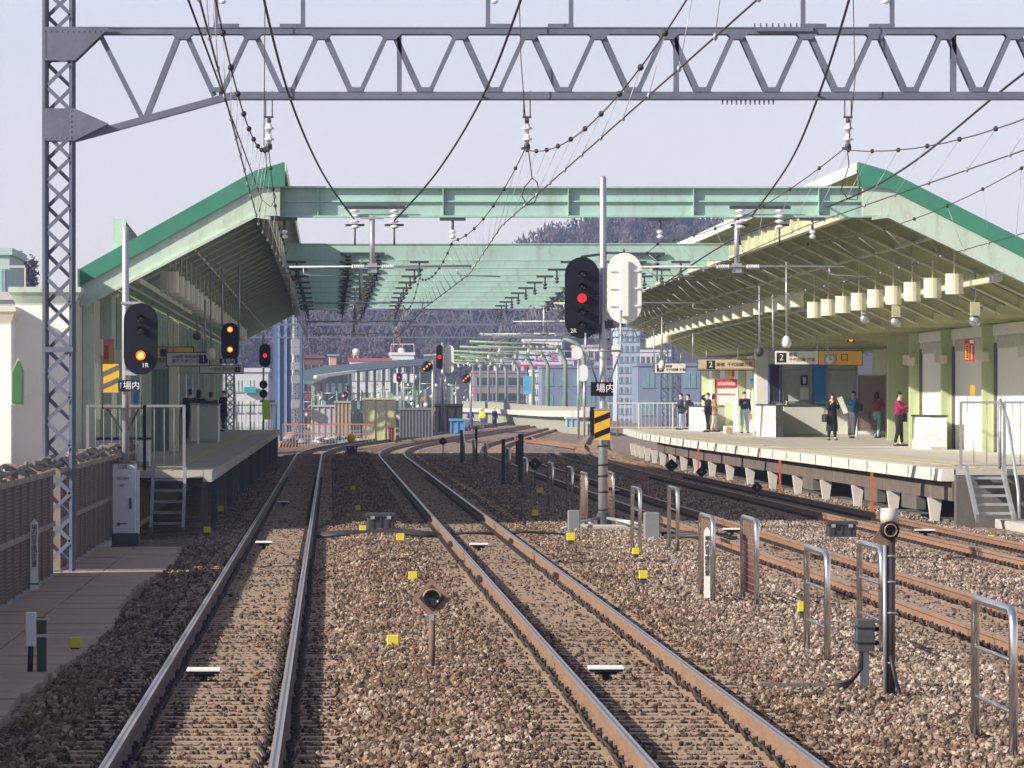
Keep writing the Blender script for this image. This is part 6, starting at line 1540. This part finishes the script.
# left edge: glass-fronted building, house, bare tree
t = building('teal glass building at the extreme left edge', -40, 9.5, 255, 300, (0.38,0.55,0.52), rows=4, cols=5, wm=tealglass)
building('low brown-roofed house at the left edge behind the tower', -60, 10, 330, 180, (0.32,0.27,0.22), rows=1, cols=2, roofm=mat('brown_roof', (0.10,0.08,0.08), .8))
building('pale flat building with rooftop railings left of the white tower', -50, 25, 300, 260, (0.5,0.5,0.52), rows=3, cols=5, rail=True)
def tree(px, pyt, pyb, wpx, Y, lb, m, seed, n=1400):
    X = (px-VX)*Y/F; zt_ = H-(pyt-VY)*Y/F; zb = -1.0; W = wpx*Y/F/2; zc_ = H-((pyt+pyb)/2-VY)*Y/F; hh = (pyb-pyt)*Y/F/2
    t = thing('tree', lb, 'tree', (X, Y, zb), None); r = random.Random(seed)
    b = MB(); b.tube([(X, Y, zb), (X+.1, Y, zc_-hh*.6), (X, Y, zc_)], [.35,.25,.1], 8)
    for k in range(14):
        a = r.uniform(0, 6.28); q = r.uniform(.5,.9); b.tube([(X, Y, zc_-hh*r.uniform(.2,.9)), (X+W*.5*q*math.cos(a), Y+W*.5*q*math.sin(a), zc_-hh*.1), (X+W*q*math.cos(a), Y+W*q*math.sin(a), zc_+hh*r.uniform(-.2,.8))], [.12,.07,.02], 5)
    b.build('trunk', mat('bark', (0.10,0.08,0.07), .9, var=.3), t)
    b = MB(); cl_ = [(r.uniform(-.7,.7), r.uniform(-.7,.7), r.uniform(-.7,.75)) for _ in range(22)]
    for k in range(n):
        c_ = r.choice(cl_); g_ = [r.gauss(0,.17) for _ in range(3)]; p = [c_[j]+g_[j] for j in range(3)]
        x, y, z = X+W*p[0], Y+W*p[1], zc_+hh*p[2]; s = r.uniform(.10,.26); d = [Vector((r.uniform(-1,1), r.uniform(-1,1), r.uniform(-1,1)))*s for _ in range(3)]
        v = Vector((x,y,z)); b.add([v+d[0], v+d[1], v+d[2]], [(0,1,2)])
    b.build('crown', m, t); return t
pur = mat('bare_twigs', (0.11,0.08,0.10), .9, var=.4, scale=2); evg = mat('evergreen_leaf', (0.045,0.06,0.045), .9, var=.4, scale=2)
tree(27, 255, 298, 24, 420, 'dark leafless tree behind the white tower at left', pur, 1)
tree(112, 258, 300, 34, 520, 'greyish tree showing through the lattice mast', pur, 2)
tree(12, 300, 330, 30, 300, 'small dark tree between the left-edge buildings', evg, 3)
# workers' tools: white bags and clutter beyond the cream hut
for k, (px, py, c_, lb) in enumerate(((426,405,(0.75,0.75,0.75),'white lamp-like ball marker, leftmost by the metal screen'),(431,409,(0.7,0.1,0.08),'small red flag marker above the metal screen'),(421,399,(0.7,0.15,0.05),'small orange flag marker above the ribbed metal screen'))):
    q = P(px, py, 376); t = thing('flag_marker', lb, 'marker', (q.x, q.y, -.2)); b = MB(); b.tube([(q.x, q.y, -.3), (q.x, q.y, q.z)], .025, 5); b.build('stick', galv, t)
    b = MB(); b.bx(q.x, q.x+.28, q.y-.01, q.y+.01, q.z-.1, q.z+.12) if k else b.ell((q.x, q.y, q.z), (.15,.12,.15)); b.build('flag', mat('flag_%d' % k, c_, .6), t)

t = thing('construction_fence', 'low see-through construction fence with orange rails before the cream hut', 'fence', (P(285,440,368)[:]))
x0, x1 = (283-VX)*368/F, (372-VX)*368/F; b = MB()
for k in range(30): xx = x0+(x1-x0)*k/29; b.bx(xx-.02, xx+.02, 368, 368.04, -.4, 1.0)
b.build('bars', galv, t); b = MB(); b.bx(x0, x1, 367.98, 368.06, .92, 1.0); b.bx(x0, x1, 367.98, 368.06, .35, .42); b.build('rail', mat('fence_orange', (0.5,0.16,0.08), .6), t)
for i, (px, h_, c_, lb) in enumerate(((296,1.5,(0.35,0.24,0.22),'pinkish sack heap behind the striped barrier'),(345,1.2,(0.12,0.24,0.30),'blue-green tarp heap in front of the tan block wall'),(361,1.3,(0.5,0.38,0.08),'yellow drum-like cover left of the cream hut'),(326,1.1,(0.42,0.42,0.45),'white sack heap before the pale ribbed wall'))):
    X = (px-VX)*372/F; b = MB(); r0 = random.Random(i)
    for q in range(7): b.ell((X+r0.uniform(-.5,.5), 372+r0.uniform(-.3,.3), -.4+r0.uniform(.05,h_*.5)), (r0.uniform(.2,.45), .3, r0.uniform(.08,.16)), 0, 8, 6)
    tag(b.build('covered_heap', mat('heap_%d' % i, c_, .7, var=.3, scale=3), at=(X, 372, -.4)), lb, 'heap')
# slim poles and their crossarms crowding the bend
r = random.Random(21)
spots = [(312,398,470),(322,392,520),(337,390,560),(352,385,610),(362,390,480),(374,382,640),(384,386,520),(404,378,560),(413,384,450),(420,372,610),(433,380,500),(446,376,640),(456,382,560),(470,384,700)]
desc = ['beside the pale grey ribbed wall','just left of the tan block wall','rising behind the tan block wall','between the tan wall and the cream hut','at the left corner of the cream hut','behind the left part of the cream hut roof','behind the right part of the cream hut','at the right side of the cream hut','over the left end of the ribbed metal screen','behind the ribbed metal screen','right behind the orange flag marker','behind the black screen, left part','behind the black screen, right part','left of the row of green arched poles']
for (px, pt, Y), ds in zip(spots, desc):
    q = P(px, 405, Y); zt_ = H-(pt-VY)*Y/F; t = thing('equipment_pole', 'slim grey pole with small white fittings ' + ds, 'pole', (q.x, Y, -.5), 'slim grey poles crowding the bend')
    b = MB(); b.tube([(q.x, Y, -.5), (q.x, Y, zt_)], [.09,.06], 6); b.build('pole', galv if len(ds) % 2 else gp, t)
    b = MB(); w_ = r.uniform(.5,1.2); b.tube([(q.x-w_, Y, zt_-.3), (q.x+w_*.6, Y, zt_-.3)], .04, 5); b.tube([(q.x-w_*.7, Y, zt_-.9), (q.x+.1, Y, zt_-.3)], .03, 5); b.build('crossarm', galv, t)
    b = MB()
    for k in range(6): z_k = zt_-r.uniform(.4,4.2); b.ell((q.x+r.uniform(-w_,w_)*.7, Y-.15, z_k), (.12,.1,.14), 0, 8, 6)
    b.build('fitting', white, t)
for i, (px, py, Y, w_, lb) in enumerate(((560,338,1050,10,'grey plant room on the white rooftop block'),(500,357,980,6,'small pale plant room at the left end of the sign roof'),(590,364,860,9,'grey duct housing on the blue-grey building'),(660,362,700,9,'flat grey ventilator on the wide blue-grey building'))):
    q = P(px, py, Y+4); s = Y/F; t = thing('roof_plant', lb, 'roof unit', (q.x, Y+4, q.z-.5)); b = MB(); b.rbox(q.x-w_*s/2, q.x+w_*s/2, Y+4, Y+7, q.z-2.2, q.z+.9, .08); b.build('casing', galv, t)
    b = MB()
    for k in range(4): b.bx(q.x-w_*s*.4, q.x+w_*s*.4, Y+3.9, Y+3.99, q.z-.2+k*.22, q.z-.1+k*.22)
    b.build('louvre', darkgrey, t)

# ================= people =================
def skinmesh(name, joints, edges, roots, mtl, sub=1):
    """joints: list of (xyz, rx, ry). grows one continuous surface, baked to a mesh"""
    me = bpy.data.meshes.new(name); me.from_pydata([j[0] for j in joints], edges, []); me.update()
    o = bpy.data.objects.new(name, me); COL.objects.link(o)
    md = o.modifiers.new('skin', 'SKIN'); md.use_smooth_shade = True
    sv = me.skin_vertices[0].data
    for i, j in enumerate(joints): sv[i].radius = (j[1], j[2]); sv[i].use_root = i in roots
    ms = o.modifiers.new('sub', 'SUBSURF'); ms.levels = sub; ms.render_levels = sub
    dg = bpy.context.evaluated_depsgraph_get(); me2 = bpy.data.meshes.new_from_object(o.evaluated_get(dg)); 
    bpy.data.objects.remove(o); me2.name = name; me2.materials.clear(); me2.materials.append(mtl)
    return me2
def person(lb, px, pyb, h, face=0, top=(0.03,0.03,0.04), legs=(0.05,0.05,0.07), coat=0.0, arms=((.35,1.5),(.35,1.5)), hair='short', hat=None, Y=None, zf=None, crowd=None, stride=.09, bag=None, lean=0.0, arm_up=None):
    """arms: (upper arm forward swing, elbow bend) for right and left; face: turn in degrees, 0 looks at the camera"""
    zf = ZP if zf is None else zf
    Y = Y or F*(H-zf)/(pyb-VY); X = (px-VX)*Y/F
    t = thing('person', lb, 'person', (X, Y, zf), crowd)
    t.rotation_euler[2] = R(face); k = h/1.70
    J = []; E = []
    def j(p, rx, ry=None, par=None):
        J.append(((p[0]*k, p[1]*k, p[2]*k), rx*k, (ry or rx)*k)); i = len(J)-1
        if par is not None: E.append((par, i))
        return i
    ly = -lean
    pel = j((0,0,.92), .135, .10); sp_ = j((0,ly*.3,1.08), .125, .09, pel); ch = j((0,ly*.7,1.28), .145, .10, sp_); nk0 = j((0,ly,1.42), .065, .06, ch); nk = j((0,ly-.01,1.485), .048, .05, nk0)
    hd1 = j((0,ly-.02,1.56), .070, .082, nk); hd2 = j((0,ly-.015,1.635), .066, .082, hd1)
    legj = []; 
    for sx in (-1, 1):
        a = j((sx*.085,0,.86), .085, .09, pel); kn = j((sx*.09,-.02-stride*.3*sx,.48), .055, .058, a); an = j((sx*.095,.02-stride*sx,.09), .036, .04, kn); toe = j((sx*.11,-.12-stride*sx,.035), .035, .03, an); legj.append((a,kn,an,toe))
    armj = []; hands = []
    for n_, sx in enumerate((-1, 1)):
        sw, eb = arms[n_]; sh = j((sx*.165,ly*.9,1.38), .052, .052, nk0)
        e = (sx*.215, ly*.9-.27*math.sin(sw), 1.38-.27*math.cos(sw)); el = j(e, .040, .040, sh)
        a2 = sw+eb; inw = .35 if eb > .8 else .05
        wv = (e[0]-sx*.24*inw, e[1]-.24*math.sin(a2)*(1-inw*.3), e[2]-.24*math.cos(a2)); wr = j(wv, .026, .028, el)
        d = Vector((-sx*inw, -math.sin(a2), -math.cos(a2))).normalized(); pm = Vector(wv)+d*.055; pa = j(tuple(pm), .022, .030, wr); armj.append((sh,el,wr,pa)); hands.append((pm, d, sx))
    roots = {pel}
    for pm, d, sx in hands:           # fingers and thumb, each its own curled chain rooted in the palm
        side = d.cross(Vector((sx,0,0.001))).normalized() if abs(d.x) < .9 else Vector((0,0,1)); cu = Vector((-sx,0,0))
        for f_, (o_, L_) in enumerate(((-.028,.062),(-.010,.072),(.010,.068),(.027,.052))):
            p0 = pm+d*.005+side*o_; a = j(tuple(p0), .0085); roots.add(a); b_ = j(tuple(p0+d*L_*.6+cu*.006), .0085, None, a); j(tuple(p0+d*L_+cu*.028), .007, None, b_)
        p0 = pm-d*.03-side*.025; a = j(tuple(p0), .010); roots.add(a); b_ = j(tuple(p0+d*.03-side*.025+cu*.015), .009, None, a); j(tuple(p0+d*.055-side*.025+cu*.028), .008, None, b_)
    me = skinmesh('body', J, E, roots, skin)
    # nose, ears and eye sockets grown onto the same mesh
    import bmesh
    bm = bmesh.new(); bm.from_mesh(me)
    def blob(c, r):
        g_ = bmesh.ops.create_icosphere(bm, subdivisions=1, radius=1.0); bmesh.ops.scale(bm, vec=(r[0]*k, r[1]*k, r[2]*k), verts=g_['verts']); bmesh.ops.translate(bm, vec=(c[0]*k, c[1]*k, c[2]*k), verts=g_['verts'])
    blob((0, ly-.108, 1.578), (.013,.018,.022)); blob((-.074, ly-.01, 1.59), (.010,.018,.028)); blob((.074, ly-.01, 1.59), (.010,.018,.028)); blob((0, ly-.085, 1.54), (.028,.016,.01))
    bm.to_mesh(me); bm.free()
    def kid(name, mesh): 
        o = bpy.data.objects.new(name, mesh); COL.objects.link(o); o.parent = t; return o
    kid('body', me)
    def km(name, b, m): return kid(name, b.mesh(name, m))
    b = MB()
    for sx in (-1, 1): b.ell((sx*.028*k, (ly-.094)*k, 1.60*k), (.011*k,.008*k,.006*k), 0, 8, 5)
    km('eyes', b, ink)
    # clothes follow the same skeleton, a little fuller
    def sub(idx, gr, es, rt, name, m):
        mp_ = {q: n_ for n_, q in enumerate(idx)}; JJ = [(J[q][0], J[q][1]*gr+.006, J[q][2]*gr+.008) for q in idx]
        return kid(name, skinmesh(name, JJ, [(mp_[a], mp_[c]) for a, c in es], {mp_[rt]}, m))
    tm_ = mat('cloth_%.2f_%.2f_%.2f' % top, top, .85, var=.12, scale=10, bump=.3); lm_ = mat('cloth_%.2f_%.2f_%.2f' % legs, legs, .85, var=.12, scale=10, bump=.3)
    ti = [pel, sp_, ch, nk0] + [q for a in armj for q in a[:3]]; te = [(pel,sp_),(sp_,ch),(ch,nk0)] + [e_ for a in armj for e_ in ((nk0,a[0]),(a[0],a[1]),(a[1],a[2]))]
    sub(ti, 1.42, te, pel, 'jacket', tm_)
    li = [pel, sp_] + [q for a in legj for q in a[:3]]; le = [(pel, sp_)] + [e_ for a in legj for e_ in ((pel,a[0]),(a[0],a[1]),(a[1],a[2]))]
    sub(li, 1.30, le, pel, 'trousers', lm_)
    if coat:
        b = MB(); ring = [(.165,1.12),(.175,.95),(.195,.75),(.205,1.12-coat+.25),(.215,1.12-coat)]
        v = []; f = []; n_ = 16
        for r_, z in ring:
            for q in range(n_):
                a = 6.283*q/n_; w_ = 1+.05*math.sin(a*5+z*3); v.append((r_*w_*math.cos(a)*k, r_*.78*w_*math.sin(a)*k, z*k))
        for r_ in range(len(ring)-1):
            for q in range(n_): f.append((r_*n_+q, r_*n_+(q+1)%n_, (r_+1)*n_+(q+1)%n_, (r_+1)*n_+q))
        b.add(v, f, 0, True); km('coat_skirt', b, tm_)
    b = MB()
    for a in legj: p = J[a[3]][0]; b.ell((p[0], p[1]+.05*k, .04*k), (.05*k,.14*k,.045*k), 0, 10, 6)
    km('shoes', b, shoe)
    b = MB(); hy = ly-.005
    if hair == 'short': b.ell((0, (hy+.016)*k, 1.648*k), (.076*k,.088*k,.064*k), 0, 12, 8); b.ell((0, (hy+.042)*k, 1.60*k), (.076*k,.062*k,.085*k), 0, 12, 8)
    else: b.ell((0, (hy+.016)*k, 1.648*k), (.078*k,.088*k,.066*k), 0, 12, 8); b.ell((-.07*k, (hy+.01)*k, 1.56*k), (.022*k,.05*k,.10*k)); b.ell((.07*k, (hy+.01)*k, 1.56*k), (.022*k,.05*k,.10*k)); b.ell((0, (hy+.055)*k, 1.55*k), (.088*k,.055*k,.15*k), 0, 12, 8)
    km('hair', b, hairm if hair != 'brown' else mat('hair_brown', (0.06,0.035,0.02), .5))
    if hat:
        b = MB(); b.lathe([(.115*k,-.015*k),(.105*k,0),(.10*k,.05*k),(.07*k,.1*k),(.01*k,.115*k)], (0, hy*k, 1.66*k), 'z', 14); b.bx(-.06*k, .06*k, (hy-.17)*k, (hy-.08)*k, 1.65*k, 1.665*k); km('helmet', b, mat('helmet_%.1f' % hat[0], hat, .35))
    if bag:
        sd, col, z = bag; b = MB(); b.rbox(sd*.27*k-.07, sd*.27*k+.07, -.19, .19, z*k-.28, z*k, .03); o = km('bag', b, mat('bag_%.2f_%.2f' % col[:2], col, .6)); 
        b = MB(); b.tube([(sd*.27*k, -.12, z*k-.01), (sd*.25*k, -.08, z*k+.18), (sd*.25*k, .08, z*k+.18), (sd*.27*k, .12, z*k-.01)], .012, 5); o2 = km('handle', b, shoe); o2.parent = o
    return t
navy = (0.015,0.03,0.13)
person('woman in a long black coat holding a dark handbag, right platform', 832, 440.5, 1.66, 12, (0.012,0.012,0.016), (0.02,0.02,0.03), .78, ((.5,1.9),(.5,1.9)), 'long', bag=(-1,(0.03,0.03,0.035),.95))
person('man in a bright blue jacket and grey trousers reading a paper', 853.5, 438.5, 1.77, -55, (0.05,0.30,0.62), (0.07,0.075,0.09), 0, ((.7,.9),(.7,.9)), 'short', bag=(1,(0.05,0.04,0.06),1.25))
person('person in a dark red top with brown skirt and pale blue jeans', 877, 438.3, 1.72, 150, (0.30,0.015,0.03), (0.28,0.42,0.52), 0, ((.5,1.9),(.3,1.6)), 'long', bag=(1,(0.10,0.06,0.05),1.0))
person('woman in a crimson jacket and black trousers with a black bag', 899, 446.4, 1.68, 70, (0.28,0.008,0.06), (0.012,0.012,0.014), 0, ((.6,1.4),(.6,1.5)), 'short', bag=(1,(0.02,0.018,0.02),1.05))
person('man in a black jacket and pale jeans with a green shirt', 744.5, 433.5, 1.78, 15, (0.02,0.025,0.03), (0.36,0.46,0.58), 0, ((.3,1.7),(.1,.4)), 'short')
person('woman in a brown coat half hidden behind the tiled wall block', 758.5, 432.5, 1.66, 10, (0.20,0.11,0.07), (0.12,0.07,0.05), .4, ((.2,.3),(.4,1.2)), 'long', bag=(-1,(0.35,0.12,0.05),.85))
person('person in a tan coat and pale trousers with long dark hair', 714, 432, 1.70, 80, (0.40,0.25,0.16), (0.55,0.50,0.45), .35, ((.4,1.4),(.4,1.4)), 'long')
person('person in black raising a hand to the head beside the tan coat', 708, 432.2, 1.75, -70, (0.02,0.02,0.025), (0.04,0.04,0.05), .25, ((2.0,2.2),(.3,.6)), 'short')
person('man in a grey-black coat and light jeans, leftmost on the right platform', 681, 429.8, 1.76, -80, (0.035,0.04,0.05), (0.33,0.42,0.5), .3, ((.4,1.0),(.4,1.0)), 'short')
person('person in black close behind the man in the grey-black coat', 688, 429.2, 1.72, -75, (0.012,0.012,0.018), (0.015,0.015,0.02), 0, ((.1,.3),(.1,.3)), 'short', bag=(1,(0.02,0.02,0.03),1.3))
person('dark-haired head and shoulders showing above the counter wall', 786.5, 436, 1.46, 20, (0.10,0.05,0.04), (0.03,0.03,0.04), 0, ((.3,.6),(.3,.6)), 'long', Y=239.5)
b = MB(); q = G(728.5, 434, ZP)
t = thing('shopping_bag', 'white and tan shopping bag standing on the right platform', 'bag', tuple(q)); s = q.y/F
b.rbox(q.x-5*s, q.x+4.5*s, q.y, q.y+.2, ZP, ZP+8*s, .02); b.build('bag', white, t); b = MB(); b.rbox(q.x-2.5*s, q.x+2*s, q.y-.06, q.y-.002, ZP, ZP+7*s, .02); b.build('front_box', mat('tan_box', (0.45,0.30,0.12), .6), t)
q = G(783, 431, ZP); 
# newspaper and stick
Yn = 212.5; t = thing('newspaper', 'white newspaper held open by the man in the blue jacket', 'newspaper', P(842,406,Yn)[:]); b = MB(); a, c = P(837,398,Yn), P(847,414,Yn)
b.add([(a.x,a.y,a.z),(a.x+.18,a.y+.03,a.z+.06),(c.x+.05,c.y,c.z+.05),(c.x-.12,c.y,c.z)], [(0,1,2,3)]); b.add([(a.x,a.y+.01,a.z),(a.x+.18,a.y+.04,a.z+.06),(c.x+.05,c.y+.01,c.z+.05),(c.x-.12,c.y+.01,c.z)], [(3,2,1,0)]); b.build('sheet', white, t)
person('seated-looking dark figure behind the left wall block, leftmost of the group', 190, 441.8, 1.80, 200, (0.03,0.03,0.035), (0.02,0.02,0.025), 0, ((.2,.5),(.2,.5)), 'short')
person('dark-clad figure second from left behind the left wall block', 199, 441.6, 1.78, 160, (0.02,0.02,0.025), (0.02,0.02,0.025), 0, ((.2,.5),(.2,.5)), 'long')
person('figure in dark red-brown, right one behind the left wall block', 211, 441.4, 1.70, 170, (0.06,0.02,0.02), (0.02,0.02,0.025), 0, ((.2,.5),(.2,.5)), 'short')
person('person in a long black coat standing alone at the left platform edge', 223.5, 431.5, 1.86, -60, (0.01,0.011,0.016), (0.01,0.01,0.015), .55, ((.2,.7),(.3,1.0)), 'short')
person('track worker in dark blue with a yellow helmet, left one', 470.5, 430.8, 1.9, 20, (0.02,0.06,0.30), (0.02,0.05,0.22), 0, ((.2,.4),(.2,.4)), 'short', (0.8,0.6,0.05), zf=-.15)
person('track worker in a fluorescent yellow vest, middle one', 482.5, 431.3, 1.88, -15, (0.70,0.80,0.05), (0.10,0.12,0.2), 0, ((.3,.5),(.3,.8)), 'short', (0.85,0.82,0.7), zf=-.15)
person('track worker in navy overalls with a yellow helmet, right one', 494.5, 429.5, 1.95, 40, navy, (0.012,0.02,0.08), 0, ((.1,.3),(.1,.3)), 'short', (0.8,0.55,0.05), zf=-.15)
